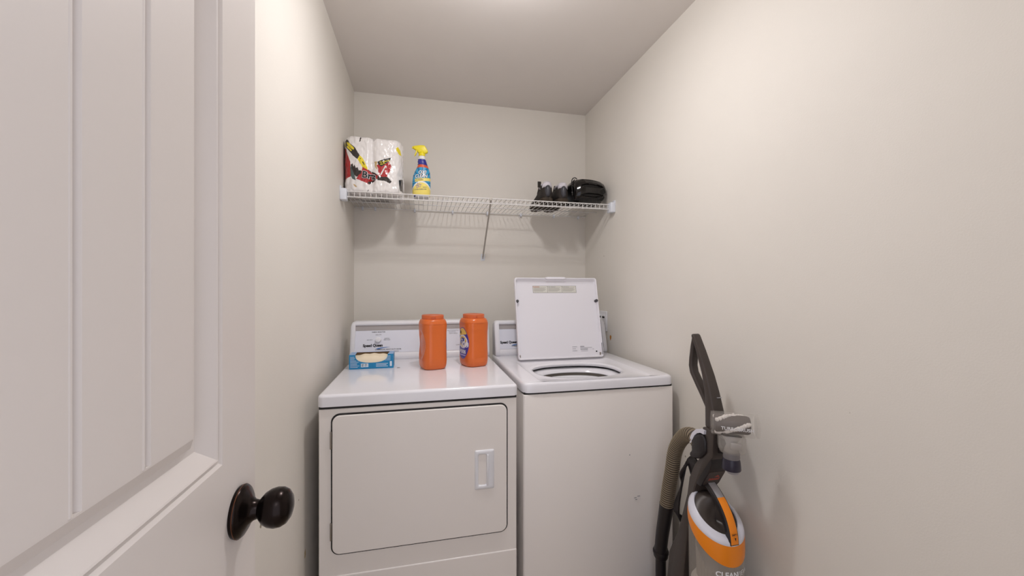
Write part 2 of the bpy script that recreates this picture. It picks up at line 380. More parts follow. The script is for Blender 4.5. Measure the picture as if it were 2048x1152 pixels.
def swoosh(face, x0, x1, t0, t1, parent):
    M = MB(); A = []; B = []
    for k in range(17):
        s_ = k / 16; x = x0 + (x1 - x0) * s_; c = t0 + (t1 - t0) * (1 - (1 - s_) ** 1.5)
        w = .0048 * (1 - s_) ** .8 + .0003; w *= min(1, s_ * 5 + .15)
        A.append(face(x, c + w * .6, .0008)); B.append(face(x, c - w * .6, .0008))
    M.rings([A, B], False, False, closed=False); M.build('blue_swoosh', m_blue, parent, recalc=False)
swoosh(face, -.217, -.150, .020, .0285, co)

# ------------------------------------------------------------------ washer
WXL, WXR, WYF, WYB, WZ = .377, 1.026, 1.446, 2.15, .934
wa = thing('washing_machine', 'white top-loading washing machine, right of the dryer, its lid standing open', 'washing machine', ((WXL + WXR) / 2, 1.80, 0))
def wrr(d, z, r_=.012): return [(x, y, z) for x, y in rrect(WXL + d, WXR - d, WYF + d + .002, WYB - .008 - d, max(r_ - d, .002), 6)]
MB().rings([wrr(.002, .02), wrr(.002, .884), wrr(.0035, .8875), wrr(.006, .8885), wrr(.014, .8885), wrr(.014, .60)], True, False).build('cabinet', m_side, wa, angle=60)
MB().rings([wrr(.006, .884), wrr(.006, .8965), wrr(.016, .8965), wrr(.016, .884)], False, False, loop=True).build('top_seam', m_dark, wa)
N = 128
def sq(cx, cy, a, b, z, e, n=N): return superring(cx, cy, a, b, z, n, e)
ocx, ocy, oa, ob = .680, 1.665, .196, .150
cx, cy, ha, hb = (WXL + WXR) / 2, (WYF + WYB) / 2, (WXR - WXL) / 2, (WYB - WYF) / 2
rs = [sq(ocx, ocy, oa + .003, ob + .003, WZ - .020, 2.5), sq(ocx, ocy, oa - .001, ob - .001, WZ - .014, 2.5), sq(ocx, ocy, oa - .001, ob - .001, WZ - .009, 2.5), sq(ocx, ocy, oa + .003, ob + .003, WZ - .0055, 2.5),
      sq(ocx, ocy, oa + .014, ob + .014, WZ - .0045, 2.6), sq(.694, 1.675, .236, .213, WZ - .0045, 14), sq(.694, 1.675, .243, .220, WZ - .0005, 14), sq(.694, 1.675, .247, .224, WZ, 14),
      sq(cx, cy, ha - .012, hb - .012, WZ, 24), sq(cx, cy, ha - .006, hb - .006, WZ - .0012, 24), sq(cx, cy, ha - .002, hb - .002, WZ - .005, 24), sq(cx, cy, ha, hb, WZ - .011, 24), sq(cx, cy, ha, hb, .8955, 24)]
MB().rings(rs, False, False).build('top_panel', m_enamel, wa, angle=50)
# tub: splash guard, balance ring, inner basket
tcx, tcy = .684, 1.675
def tring(r, z): return sq(tcx, tcy, r * 1.27, r, z, 2.15)
MB().rings([tring(r, z) for r, z in ((.186, .896), (.178, .904), (.160, .905), (.146, .900), (.139, .893), (.135, .886), (.137, .883))], False, False).build('splash_guard', m_enamel, wa, angle=60, recalc=False)
MB().rings([tring(r, z) for r, z in ((.138, .885), (.137, .862), (.125, .862))], False, False).build('tub_gap_shade', mat('gap_shade_grey', (96, 90, 82), .7), wa, recalc=False)  # dark ring stands in for the shaded gap below the splash guard
MB().rings([tring(r, z) for r, z in ((.140, .862), (.130, .872), (.120, .873), (.106, .868), (.098, .858), (.094, .842), (.096, .825))], False, False).build('balance_ring', m_plast, wa, angle=60, recalc=False)
MB().rings([tring(r, z) for r, z in ((.150, .858), (.150, .80), (.150, .55), (.14, .45), (.001, .44))], False, True).build('wash_tub', mat('tub_steel', (190, 186, 180), .35), wa, angle=60, recalc=False)
M = MB(); rs = []
for k in range(20):
    t = k / 19; r0 = .070 - .045 * t ** .7
    rs.append([(tcx + r0 * (1 + .12 * cos(6 * a + t * 2)) * cos(a), tcy + r0 * (1 + .12 * cos(6 * a + t * 2)) * sin(a), .45 + .40 * t) for a in [2 * pi * q / 48 for q in range(48)]])
M.rings(rs, False, True).build('agitator', m_plast, wa, angle=60)
# lid
Lx0, Lx1 = .467, .920
LA = Vector((0, 1.897, WZ + .003)); LBv = Vector((0, 1.990, WZ + .003 + .408)); lu = (LBv - LA); LL = lu.length; lu.normalize()
ln = Vector((0, -lu.z, lu.y))   # towards the viewer and up
def lp(x, t, h): return Vector((x, 0, 0)) + LA + lu * t + ln * h
def lring(d, h, r=.012, top=0): return [lp(x, t, h) for x, t in rrect(Lx0 + d, Lx1 - d, d, LL - d - top, r, 6)]
M = MB()
M.rings([lring(.004, -.002), lring(.0005, .0), lring(0, .004), lring(0, .016), lring(.0015, .019), lring(.004, .0195), lring(.0065, .018), lring(.0085, .006, .010, .006), lring(.0105, .002, .009, .021)], True, True)
# rolled finger lip
xm = (Lx0 + Lx1) / 2 - .005
def lipring(dx, dt, h): return [lp(x, t, h) for x, t in [(xm - .062 + dx, LL - .004), (xm - .048 + dx, LL + .004 - dt), (xm + .048 - dx, LL + .004 - dt), (xm + .062 - dx, LL - .004), (xm + .048 - dx, LL - .010 + dt), (xm - .048 + dx, LL - .010 + dt)]]
M.rings([lipring(.0, .001, .006), lipring(0, 0, .010), lipring(0, 0, .020), lipring(.003, .002, .0225)])
ld = M.build('lid', mat('lid_enamel', (231, 229, 235), .28, coat=.15, var=.006), wa, angle=45)
for x in (Lx0 + .010, Lx1 - .010):
    M = MB(); t = LL * .705
    rs = [[lp(x + r * cos(a), t + r * sin(a), h) for a in [2 * pi * k / 20 for k in range(20)]] for r, h in ((.0075, .002), (.0075, .0195), (.006, .022), (.0008, .0225))]
    M.rings(rs).build('rubber_bumper', mat('grey_rubber', (70, 68, 72), .6), ld)
for x in (Lx0 + .011, Lx1 - .011):
    MB().box((x - .0035, 1.893, WZ + .004), (x + .0035, 1.908, WZ + .028), .002).build('lid_hinge', m_hinge, ld)
M = MB(); M.add([lp(Lx1 - .0068, .012, .0188), lp(Lx1 - .0045, .012, .0197), lp(Lx1 - .0045, .072, .0197), lp(Lx1 - .0068, .072, .0188)], [[0, 1, 2, 3]]); M.build('rim_slot', m_dark, ld)
M = MB(); rs = [[lp(Lx1 - .031 + r * cos(a), .030 + r * sin(a), h) for a in [2 * pi * k / 14 for k in range(14)]] for r, h in ((.0035, .002), (.0035, .0045))]; M.rings(rs).build('lid_screw', m_dark, ld)
# warning label in three blocks
sx0, sx1, st0, st1 = .566, .806, LL - .078, LL - .040
M = MB(); M.add([lp(sx0, st0, .0025), lp(sx1, st0, .0025), lp(sx1, st1, .0025), lp(sx0, st1, .0025)], [[0, 1, 2, 3]], 0)
bw = (sx1 - sx0 - .008) / 3
for k in range(3):
    a = sx0 + .002 + k * (bw + .002); M.add([lp(a, st0 + .002, .0028), lp(a + bw, st0 + .002, .0028), lp(a + bw, st1 - .002, .0028), lp(a, st1 - .002, .0028)], [[0, 1, 2, 3]], 1)
    for r in range(5):
        z = st1 - .012 - r * .0045; w = bw * (.9 if r < 4 else .7) - .006 * (r % 2)
        M.add([lp(a + .003, z, .0031), lp(a + w, z, .0031), lp(a + w, z + .0016, .0031), lp(a + .003, z + .0016, .0031)], [[0, 1, 2, 3]], 2)
wl = M.build('warning_label', [mat('label_border', (150, 148, 142), .5), mat('label_paper', (214, 212, 204), .5), mat('label_fine_print', (150, 146, 140), .6)], ld, recalc=False)
lm = lambda x, y, l_=0: lp(x, y, .0032 + l_)
text('label_heading', [('WARNING', sx0 + .018, st1 - .0065, .0075, 0, .0001, 0, 0, 1), ('AVERTISSEMENT', sx0 + bw + .026, st1 - .0065, .006, 1, 0, 0, 0, 1), ('ADVERTENCIA', sx0 + 2 * bw + .026, st1 - .0065, .006, 1, 0, 0, 0, 1)], [mat('orange_print', (190, 96, 60), .6), m_greyp], wl, lm)
M = MB()
def bar(x0, x1, t0, t1, mi=0, h=.0031): M.add([lp(x0, t0, h), lp(x1, t0, h), lp(x1, t1, h), lp(x0, t1, h)], [[0, 1, 2, 3]], mi)
for k in range(3): bar(.757, .783 - .006 * (k % 2), .056 - k * .010, .0575 - k * .010)
for k in range(14): bar(.802 + k * .0029, .8036 + k * .0029, .0405, .0455)
bar(.801, .866, .050, .0513); bar(.803, .842, .034, .0352); bar(.868, .876, .042, .0432)
bar(.801, .823, .056, .0588)
M.build('serial_label', m_greyp, ld, recalc=False)
wc, wpn, wface, wLh, wn_ = console(wa, .385, 1.026, 2.15, 2.052, WZ, 1.118, .024)
wmp = lambda x, y, l_=0: wface(x, y, .0006 + l_)
text('console_lettering', [('Speed Queen', .460, .0375, .0185, 0, .0009, 0, 0, .92), ('COMMERCIAL HEAVY DUTY WASHER', .54, .0165, .0085, 0, .0001, 0, 0, .92)], m_black, wc, wmp)
swoosh(wface, .474, .541, .020, .0285, wc)
knobm('timer_knob', wface, .90, .062, .030, .018, wc, wn_)
for x in (WXL + .05, WXR - .05):
    for y in (WYF + .05, WYB - .06): MB().lathe([(.018, 0), (.018, .01), (.008, .012), (.008, .022)], (x, y, 0), n=16).build('levelling_foot', m_dark, wa)
for (x, z, w, h) in ((.842, .445, .010, .0015), (.856, .450, .012, .0013), (.847, .438, .008, .001), (.82, .62, .003, .003)):
    MB().box((x, WYF + .0012, z), (x + w, WYF + .0025, z + h)).build('scuff_mark', m_greyp, wa)

# ------------------------------------------------------------------ wire shelf
SZ = 1.766; SY0, SY1 = 2.055, 2.438
sh = thing('wire_shelf', 'white vinyl-coated wire shelf across the back wall above the machines', 'shelf', (.343, SY1, SZ))
M = MB(); rw = .0016
xw = XL + .012
while xw < XR - .010:
    M.tube([(xw, SY1, SZ), (xw, SY0 + .006, SZ), (xw, SY0 + .001, SZ - .002), (xw, SY0, SZ - .007), (xw, SY0, SZ - .027)], rw, 6)
    xw += .0254
M.build('deck_wires', m_wire, sh)
for nm, y, z, r in (('front_rod', SY0 - .0025, SZ - .0005, .0028), ('lip_rod', SY0 - .0025, SZ - .027, .0028), ('support_rod', SY0 + .075, SZ - .004, .0026), ('support_rod', SY0 + .22, SZ - .004, .0026), ('back_rod', SY1, SZ - .004, .003)):
    MB().tube([(XL + .004, y, z), (XR - .004, y, z)], r, 10).build(nm, m_wire, sh)
for sg, x in ((1, XL), (-1, XR)):
    xa, xb = (x, x + .030) if sg > 0 else (x - .030, x)
    MB().box((xa, SY0 - .026, SZ - .046), (xb, SY0 + .022, SZ + .010), .004).box((x if sg > 0 else x - .006, SY0 - .026, SZ - .01), (x + .006 if sg > 0 else x, SY0 + .02, SZ + .022), .002).build('end_bracket', m_clip, sh)
    MB().tube([(x + sg * .016, SY0 - .002, SZ + .012), (x + sg * .006, SY0 - .002, SZ + .016)], .003, 8).build('bracket_screw', m_grey, sh)
for x in (-.33, -.26, -.035, .19, .405, .62, .84, 1.01):
    MB().box((x - .005, SY1 - .006, SZ - .018), (x + .005, YB, SZ + .004), .002).tube([(x, SY1 - .012, SZ - .012), (x, YB, SZ - .012)], .004, 8).build('wall_clip', m_clip, sh)
for x, z in ((.385, SZ + .006), (.60, SZ - .012)):
    pass
M = MB()
a = Vector((.361, SY0 + .002, SZ - .006)); b_ = Vector((.377, YB - .008, 1.488))
M.tube([a, b_], .0048, 10)
M.box((.372 - .006, SY0 - .008, SZ - .012), (.353, SY0 + .006, SZ + .006), .003)
br = M.build('support_brace', mat('brace_metal', (190, 184, 176), .35), sh)
MB().box((.365, YB - .004, 1.466), (.389, YB, 1.508), .0015).build('brace_foot', m_clip, br)
MB().lathe([(.0005, 0), (.0045, 0), (.004, .003), (.0005, .004)], (.377, YB - .0085, 1.480), 'Y', n=14).build('brace_screw', m_grey, br)

# ------------------------------------------------------------------ paper towel pack
TZ = SZ + .0022
px0, px1 = -.374, -.092; pcx = (px0 + px1) / 2; pw = (px1 - px0) / 2; pcy = 2.205; pd = .135; PH = .276
tp = thing('paper_towel_pack', 'plastic-wrapped white paper towel rolls with red and black print on the wire shelf', 'paper towels', (pcx, pcy, TZ))
def cm(x, y): return (px0 + (x - 95) / (1035 - 95) * (px1 - px0), TZ + PH - (y - 150) / (1050 - 150) * PH)
RED, BLK, YEL, DGR, TAN = 1, 2, 3, 4, 5
prints = [(RED, [(95, 300), (130, 330), (165, 440), (210, 560), (235, 790), (170, 815), (125, 840), (70, 740), (70, 300)]),
    (DGR, [(205, 610), (225, 640), (270, 720), (300, 860), (250, 840), (215, 780)]),
    (BLK, [(215, 610), (245, 585), (262, 640), (280, 605), (300, 660), (330, 650), (345, 700), (380, 700), (400, 730), (370, 790), (330, 800), (300, 800), (255, 730)]),
    (BLK, [(115, 205), (150, 190), (175, 210), (200, 260), (285, 330), (360, 455), (325, 520), (260, 470), (180, 370), (125, 305)]),
    (YEL, [(150, 235), (180, 245), (275, 345), (265, 370), (225, 350), (150, 270)]), (YEL, [(145, 290), (175, 305), (240, 380), (225, 395), (150, 320)]),
    (YEL, [(105, 225), (128, 232), (122, 290), (103, 285)]),
    (YEL, [(360, 455), (410, 500), (492, 670), (470, 690), (400, 640), (328, 520)]),
    (BLK, [(400, 560), (410, 548), (440, 600), (432, 612)]), (BLK, [(368, 505), (385, 500), (378, 525)]),
    (RED, [(405, 640), (480, 680), (600, 730), (655, 765), (650, 650), (625, 600), (700, 560), (825, 530), (862, 600), (830, 700), (820, 800), (720, 800), (640, 820), (560, 870), (500, 915), (430, 880), (310, 840), (350, 770), (385, 750)]),
    (BLK, [(480, 680), (520, 690), (600, 725), (650, 760), (640, 770), (560, 730)]),
    (BLK, [(475, 880), (560, 850), (640, 810), (600, 850), (505, 916)]),
    (BLK, [(638, 545), (740, 490), (860, 455), (825, 520), (770, 570), (700, 620), (655, 590)]),
    (BLK, [(640, 770), (740, 780), (820, 785), (865, 850), (835, 885), (740, 840), (640, 840)]),
    (0, [(765, 590), (790, 605), (780, 640), (765, 625), (710, 740), (680, 765), (685, 735)]), (0, [(815, 710), (830, 700), (825, 770), (812, 800), (790, 775)]),
    (TAN, [(590, 540), (638, 540), (625, 600), (645, 680), (610, 640), (592, 600)]),
    (TAN, [(255, 920), (290, 930), (320, 965), (290, 968)]),
    (BLK, [(368, 158), (385, 160), (370, 235), (354, 232)]), (BLK, [(495, 1000), (508, 1000), (490, 1028), (478, 1028)]),
    (YEL, [(932, 290), (965, 255), (1000, 300), (1018, 375), (985, 380), (945, 330)]),
    (BLK, [(975, 800), (1045, 750), (1045, 960), (1000, 975), (985, 900)])]
prints = [(mi, [cm(*p) for p in P]) for mi, P in prints]
def _arc():
    P = []; e = 4.2; n = 8000
    for k in range(n + 1):
        a = 2 * pi * k / n - 3 * pi / 4; c, s_ = cos(a), sin(a)
        P.append((a, pw * math.copysign(abs(c) ** (2 / e), c), pd * math.copysign(abs(s_) ** (2 / e), s_)))
    L = [0]
    for p, q in zip(P, P[1:]): L.append(L[-1] + math.hypot(q[1] - p[1], q[2] - p[2]))
    return P, L
ARC_P, ARC_L = _arc()
def pack_angle(u):
    import bisect
    i = min(bisect.bisect_left(ARC_L, u * ARC_L[-1]), len(ARC_P) - 1); return ARC_P[i][0], ARC_P[i][1], ARC_P[i][2]
def pack_pt(ang, t):
    """ang 0..1 around; t 0..1 up"""
    a, x, y = pack_angle(ang); c, s_ = cos(a), sin(a)
    # two rolls wide, two rolls deep: grooves between the lobes
    gx = math.exp(-((x + .004) / .013) ** 2); gy = math.exp(-(y / .016) ** 2)
    if abs(y) > pd * .8: y *= 1 - .10 * gx
    else: x *= 1 - .07 * gy
    k = 1 - .06 * max(0, (t - .93) / .07) ** 2 - .05 * max(0, (.06 - t) / .06) ** 2
    z = t * PH
    x *= k; y *= k
    w = noise.noise(Vector((x * 26, y * 26, z * 14))) * .0045 + noise.noise(Vector((x * 70 + 3, y * 70, z * 55))) * .0022
    ridge = abs(noise.noise(Vector((x * 45 - 7, y * 45, z * 20 + 5)))) * .004
    dl = sqrt(x * x + y * y); x += x / dl * (w + ridge); y += y / dl * (w + ridge)
    if t > .9: z += noise.noise(Vector((x * 14, y * 14, 9))) * .006 * (t - .9) * 10
    return Vector((pcx + x, pcy + y, TZ + z))
def frange(n): return [k / n for k in range(n)]
NA, NT = 620, 130
def angs():
    return frange(NA)
rs = [[pack_pt(a, max(0.0, t / NT)) for a in angs()] for t in range(NT + 1)]
M = MB()
for r in rs: M.v += r
for i in range(NT):
    for k in range(NA):
        k2 = (k + 1) % NA; q = [i * NA + k, i * NA + k2, (i + 1) * NA + k2, (i + 1) * NA + k]
        c = (M.v[q[0]] + M.v[q[2]]) / 2; mi = 0
        if c.y < pcy - .05 or c.x > px1 - .02 and c.y < pcy:
            xx = c.x + (max(0, c.y - 2.09) * .0)
            for mm, P in prints:
                if inpoly(xx, c.z, P): mi = mm
        M.f.append(q); M.m.append(mi)
# top, domed where each roll ends
last = NT * NA; prev = last
for j, (k, dz) in enumerate(((.93, .002), (.8, .0035), (.62, .001), (.5, -.003), (.3, -.001), (.12, .002))):
    o = len(M.v)
    for q in range(NA):
        p = M.v[last + q]; x = pcx + (p.x - pcx) * k; y = pcy + (p.y - pcy) * k
        M.v.append(Vector((x, y, p.z + dz + noise.noise(Vector((x * 30, y * 30, 4))) * .003)))
    for q in range(NA): M.f.append([prev + q, prev + (q + 1) % NA, o + (q + 1) % NA, o + q]); M.m.append(0)
    prev = o
M.f.append([prev + q for q in range(NA)]); M.m.append(0)
M.f.append([q for q in range(NA)][::-1]); M.m.append(0)
m_wrap = mat('clear_wrap_over_white_rolls', (238, 234, 232), .3, coat=.9, bump=.35, bscale=60)
wr = M.build('plastic_wrap', [m_wrap, mat('red_wrap_print', (176, 26, 30), .3, coat=.8, var=.25, vscale=60), mat('black_wrap_print', (34, 22, 18), .3, coat=.8), mat('yellow_wrap_print', (236, 216, 40), .3, coat=.8), mat('green_wrap_print', (70, 92, 90), .3, coat=.8), mat('tan_wrap_print', (200, 170, 120), .4)], tp, angle=80)
def front_y(x, z):
    best = 9
    t = min(max((z - TZ) / PH, 0), 1); i = int(t * NT)
    for p in rs[i]:
        if p.y < pcy and abs(p.x - x) < .0012: best = min(best, p.y)
    return best if best < 9 else pcy - pd
def wmap(ang, ox, oz):
    def f(x, y, lift=0):
        X = ox + x * cos(ang) - y * sin(ang); Z = oz + x * sin(ang) + y * cos(ang)
        return Vector((X, front_y(X, Z) - .0022 - lift, Z))
    return f
bx, bz = cm(508, 778)
text('brand_lettering', [('Bra', 0, 0, .047, 0, .0026, 0, .0015, 1.0), ('Bra', 0, 0, .047, 1, .0008, 0, .0032, 1.0)], [m_white, m_black], wr, wmap(-.10, bx, bz), joined=True)
bx, bz = cm(722, 560)
text('offer_lettering', [('2X', 0, 0, .022, 0, .0004, 0, 0, 1.0)], mat('yellow_print', (226, 206, 60), .5), wr, wmap(.25, bx, bz))
bx, bz = cm(795, 520)
text('offer_lettering', [('MORE', 0, 0, .010, 0, .0002, 0, 0, 1.0)], MATS['yellow_print'], wr, wmap(.35, bx, bz))
# dark print on the underside of the wrap
for (x, y, w, d) in ((-.31, 2.15, .04, .010), (-.20, 2.14, .02, .008), (-.205, 2.20, .028, .010), (-.33, 2.24, .05, .012), (-.22, 2.27, .10, .010), (-.29, 2.29, .04, .008)):
    MB().box((x - w / 2, y - d / 2, TZ - .0008), (x + w / 2, y + d / 2, TZ + .001)).build('underside_print', MATS['black_wrap_print'], wr)

# ------------------------------------------------------------------ spray bottle
bx0, by0 = .004, 2.125
sb = thing('spray_bottle', 'blue and yellow stain remover spray bottle with yellow trigger on the wire shelf', 'spray bottle', (bx0, by0, TZ))
# outline: height, left half width, right half width, half depth
out = [(0, .040, .040, .026), (.004, .044, .043, .030), (.02, .0465, .0445, .032), (.05, .0475, .046, .033), (.085, .0465, .046, .033), (.110, .043, .0455, .032), (.130, .036, .0435, .030), (.148, .0275, .0385, .027), (.160, .0215, .034, .025),
       (.166, .0195, .032, .024), (.172, .0205, .030, .023), (.177, .0185, .028, .022), (.186, .0205, .0255, .021), (.192, .019, .023, .020), (.200, .019, .020, .019), (.206, .016, .017, .016)]
def interp(z):
    for a, b in zip(out, out[1:]):
        if a[0] <= z <= b[0]:
            t = (z - a[0]) / (b[0] - a[0]); return [a[i] + (b[i] - a[i]) * t for i in range(1, 4)]
    return out[-1][1:]
HB = .206; NB, NZb = 200, 150
M = MB(); ringsb = []
for i in range(NZb + 1):
    z = HB * i / NZb; l_, r_, d = interp(z); ring = []
    for k in range(NB):
        a = 2 * pi * k / NB; c, s_ = cos(a), sin(a); e = 2.3
        x = math.copysign(abs(c) ** (2 / e), c) * (r_ if c > 0 else l_); y = math.copysign(abs(s_) ** (2 / e), s_) * d
        ring.append(Vector((bx0 + x, by0 + y, TZ + z)))
    ringsb.append(ring)
for r in ringsb: M.v += r
def bcol(x, z):
    # 0 white bottle 1 cyan 2 yellow 3 navy 4 orange-red 5 dark teal
    if z > .168 - .12 * max(0, x) and z < .2: 
        return 3
    if z > .152 + .004 - 4.0 * (x - .008) ** 2: return 4 if z < .168 - .12 * max(0, x) else 3
    if z > .147 - 3.5 * (x - .008) ** 2 + .006: return 4
    if (x / .052) ** 2 + ((z - .0) / .072) ** 2 < 1 and z > .006: return 2
    if z < .012 and x < -.03: return 3
    if z <= .006: return 0
    if .078 < z + x * -.12 < .094 and -.034 < x < .046: return 2
    if (x / .056) ** 2 + ((z) / .079) ** 2 < 1: return 0
    a = math.atan2(z - .07, x)
    return 5 if (sin(a * 22) > .35 and (z > .1 or z < .08)) else 1
for i in range(NZb):
    for k in range(NB):
        k2 = (k + 1) % NB; q = [i * NB + k, i * NB + k2, (i + 1) * NB + k2, (i + 1) * NB + k]
        c = (M.v[q[0]] + M.v[q[2]]) / 2
        z = c.z - TZ; mi = 3 if z > .15 else 0
        if c.y < by0 + .004 or z > .15: mi = bcol(c.x - bx0, z) if z < .198 else 0
        elif z > .012: mi = 1
        M.f.append(q); M.m.append(mi)
M.f.append([q for q in range(NB)][::-1]); M.m.append(0); M.f.append([NZb * NB + q for q in range(NB)]); M.m.append(0)
body = M.build('bottle', [mat('bottle_white', (236, 236, 238), .3), mat('label_cyan', (50, 158, 206), .3, coat=.4), mat('label_yellow', (240, 220, 110), .35, coat=.4), mat('label_navy', (38, 40, 140), .25, coat=.6), mat('label_orange', (212, 84, 40), .3, coat=.4), mat('label_teal', (26, 112, 160), .3, coat=.4)], sb, angle=70)
def bmap(x, y, lift=0):
    z = y; l_, r_, d = interp(min(max(z, 0), HB)); e = 2.3; w = r_ if x > 0 else l_
    q = min(abs(x / w), .985); yy = d * (1 - q ** e) ** (1 / e)
    return Vector((bx0 + x, by0 - yy - .0008 - lift, TZ + y))
def bt(ang, ox, oz):
    return lambda x, y, l_=0: bmap(ox + x * cos(ang) - y * sin(ang), oz + x * sin(ang) + y * cos(ang), l_)
text('brand_lettering', [('OXI', .011, .124, .024, 0, .0019, .25, 0, .95), ('OXI', .011, .124, .024, 1, .0007, .25, .0012, .95), ('CLEAN', .004, .104, .0235, 0, .0019, .25, 0, .86), ('CLEAN', .004, .104, .0235, 1, .0007, .25, .0012, .86)],
     [m_black, m_white], body, bt(.07, 0, 0), joined=True)
text('label_fine_print', [('LAUNDRY', -.006, .0855, .0085, 0, .0002, .15, 0, 1.1), ('STAIN REMOVER', -.003, .036, .0075, 0, .0001, 0, 0, 1.1), ('SPRAY', .020, .046, .007, 0, .0001, 0, 0, 1.0)], m_greyp, body, bt(.08, 0, 0))
M = MB()
for k in range(9):
    a = k * 2.4; r = .0018 * sqrt(k); c = bmap(-.017 + r * 2.6 * cos(a), .055 + r * 2.6 * sin(a), .0004)
    M.add([c + Vector((.003 * cos(t), 0, .003 * sin(t))) for t in [2 * pi * q / 8 for q in range(8)]], [list(range(8))], 0)
M.build('flower_print', mat('lilac_print', (150, 130, 190), .5), body, recalc=False)
M = MB(); M.lathe([(.0165, .204), (.017, .208), (.0165, .214), (.015, .216)], (bx0 + .002, by0, TZ), n=32).build('neck_collar', mat('bottle_white', (236, 236, 238), .3), sb)
hz = TZ + .216; M = MB()
M.lathe([(.0165, 0), (.0172, .004), (.0165, .018), (.013, .022)], (bx0 + .002, by0, hz), n=32)
M.poly([(bx0 - .016, hz + .016), (bx0 + .014, hz + .013), (bx0 + .022, hz + .016), (bx0 + .031, hz + .020), (bx0 + .033, hz + .027), (bx0 + .020, hz + .050), (bx0 + .014, hz + .057), (bx0 - .010, hz + .056), (bx0 - .040, hz + .050), (bx0 - .043, hz + .046), (bx0 - .041, hz + .036), (bx0 - .032, hz + .032), (bx0 - .022, hz + .028)], 'Y', by0 - .011, by0 + .011, .004, 3)
hd = M.build('trigger_head', m_yel, sb, angle=50)
MB().poly([(bx0 - .030, hz + .034), (bx0 - .021, hz + .032), (bx0 - .022, hz + .022), (bx0 - .028, hz + .008), (bx0 - .034, hz - .002), (bx0 - .037, hz), (bx0 - .034, hz + .010), (bx0 - .029, hz + .022)], 'Y', by0 - .008, by0 + .008, .002).build('trigger', m_yel, hd)
MB().lathe([(.006, 0), (.006, .006), (.004, .008)], (bx0 - .048, by0, hz + .043), 'X', n=16).build('nozzle', m_yel, hd)

# ------------------------------------------------------------------ shoes
m_shoe = mat('dark_brown_mesh', (46, 40, 36), .85, bump=.6, bscale=500); m_sole = mat('worn_dark_sole', (58, 48, 38), .8, var=.3, vscale=60)
m_coll = mat('pale_grey_lining', (198, 194, 200), .8); m_heel = mat('charcoal_heel_cup', (62, 62, 68), .28)
def shoe(xc, yh, mir, label, z0=None):
    z0 = z0 or TZ
    t = thing('sneaker', label, 'shoe', (xc, yh + .14, z0), 'pair of dark sneakers on the wire shelf')
    # sections: y, half width bottom, half width top, height, lean
    S = [(0.000, .018, .014, .050), (.004, .028, .022, .085), (.012, .035, .026, .104), (.03, .039, .028, .106), (.06, .039, .028, .100), (.09, .038, .026, .098), (.12, .040, .026, .092), (.15, .044, .026, .078), (.18, .047, .030, .064), (.21, .048, .034, .054), (.24, .044, .034, .046), (.262, .034, .026, .038), (.272, .018, .012, .028)]
    M = MB(); rs = []
    for y, wb, wt, h in S:
        ring = []
        for k in range(28):
            a = 2 * pi * k / 28; c, s_ = cos(a), sin(a)
            zz = .018 + (h - .018) * (.5 + .5 * math.copysign(abs(s_) ** .8, s_)); f = (zz - .018) / (h - .018 + 1e-6)
            w = wb + (wt - wb) * f ** 1.2
            ring.append((xc + mir * .003 * sin(y * 9) + w * .93 * math.copysign(abs(c) ** .75, c), yh + y - .006 * f * (1 if y < .02 else 0), z0 + zz))
        rs.append(ring)
    M.rings(rs); up = M.build('upper', m_shoe, t, angle=70)
    M = MB()
    So = [(-.004, .022), (.004, .034), (.03, .041), (.09, .039), (.15, .045), (.21, .051), (.25, .044), (.274, .024), (.28, .010)]
    M.rings([[(xc + mir * .003 * sin(y * 9) + sx * w * .84, yh + y, z0 + z) for sx, z in ((-1, .002), (-.95, 0), (.95, 0), (1, .002), (1.03, .018), (.98, .026), (-.98, .026), (-1.03, .018))] for y, w in So]).build('sole', m_sole, t, angle=50)
    # padded collar ring around the ankle opening
    pts = []
    for k in range(25):
        a = 2 * pi * k / 24; pts.append((xc + .0265 * sin(a), yh + .052 - .046 * cos(a), z0 + .106 - .012 * (1 - cos(a)) * .5 + (.006 if cos(a) > .8 else 0)))
    MB().tube(pts, lambda s_: .0065, 10).build('collar', m_coll, t)
    # pale heel tab
    M = MB(); A = []
    for zz, w, dy in ((.082, .029, -.001), (.095, .0275, -.0035), (.108, .0225, -.003), (.114, .019, .002)):
        A.append([(xc + w * sin(a), yh + .022 + dy - .025 * cos(a) * (1), z0 + zz - (.016 * (abs(sin(a)) ** 2) * -1 if zz < .09 else 0) - (.018 * abs(sin(a)) ** 3 if zz < .09 else 0)) for a in [radians(-78 + 156 * q / 18) for q in range(19)]])
    M.rings(A, False, False, closed=False); o = M.build('heel_tab', m_coll, t, angle=80, recalc=False)
    s = o.modifiers.new('s', 'SOLIDIFY'); s.thickness = .003; s.offset = 0
    # oval heel cup
    M = MB(); rs = []
    for k, dy in ((1.0, .004), (.92, -.003), (.7, -.007), (.35, -.009), (.02, -.0095)):
        rs.append([(xc + .021 * k * cos(a), yh - .006 + dy + .014 * (k * cos(a)) ** 2, z0 + .064 + .033 * k * sin(a)) for a in [2 * pi * q / 28 for q in range(28)]])
    M.rings(rs, False, True).build('heel_cup', m_heel, t, angle=70)
    # tongue
    MB().poly([(yh + .085, z0 + .085), (yh + .10, z0 + .122), (yh + .106, z0 + .121), (yh + .15, z0 + .075)], 'X', xc - .02, xc + .02, .003).build('tongue', m_shoe, t)
    return t
shoe(.684, 2.085, 1, 'left dark sneaker of the pair on the shelf, heel outward, pull tab sticking up', TZ)
shoe(.776, 2.085, -1, 'right dark sneaker of the pair on the shelf, beside the black helmet', TZ)
s1 = [o for o in bpy.data.objects if o.name == 'sneaker'][0]
M = MB(); M.box((.636, 2.118, TZ + .088), (.656, 2.121, TZ + .122), .001)
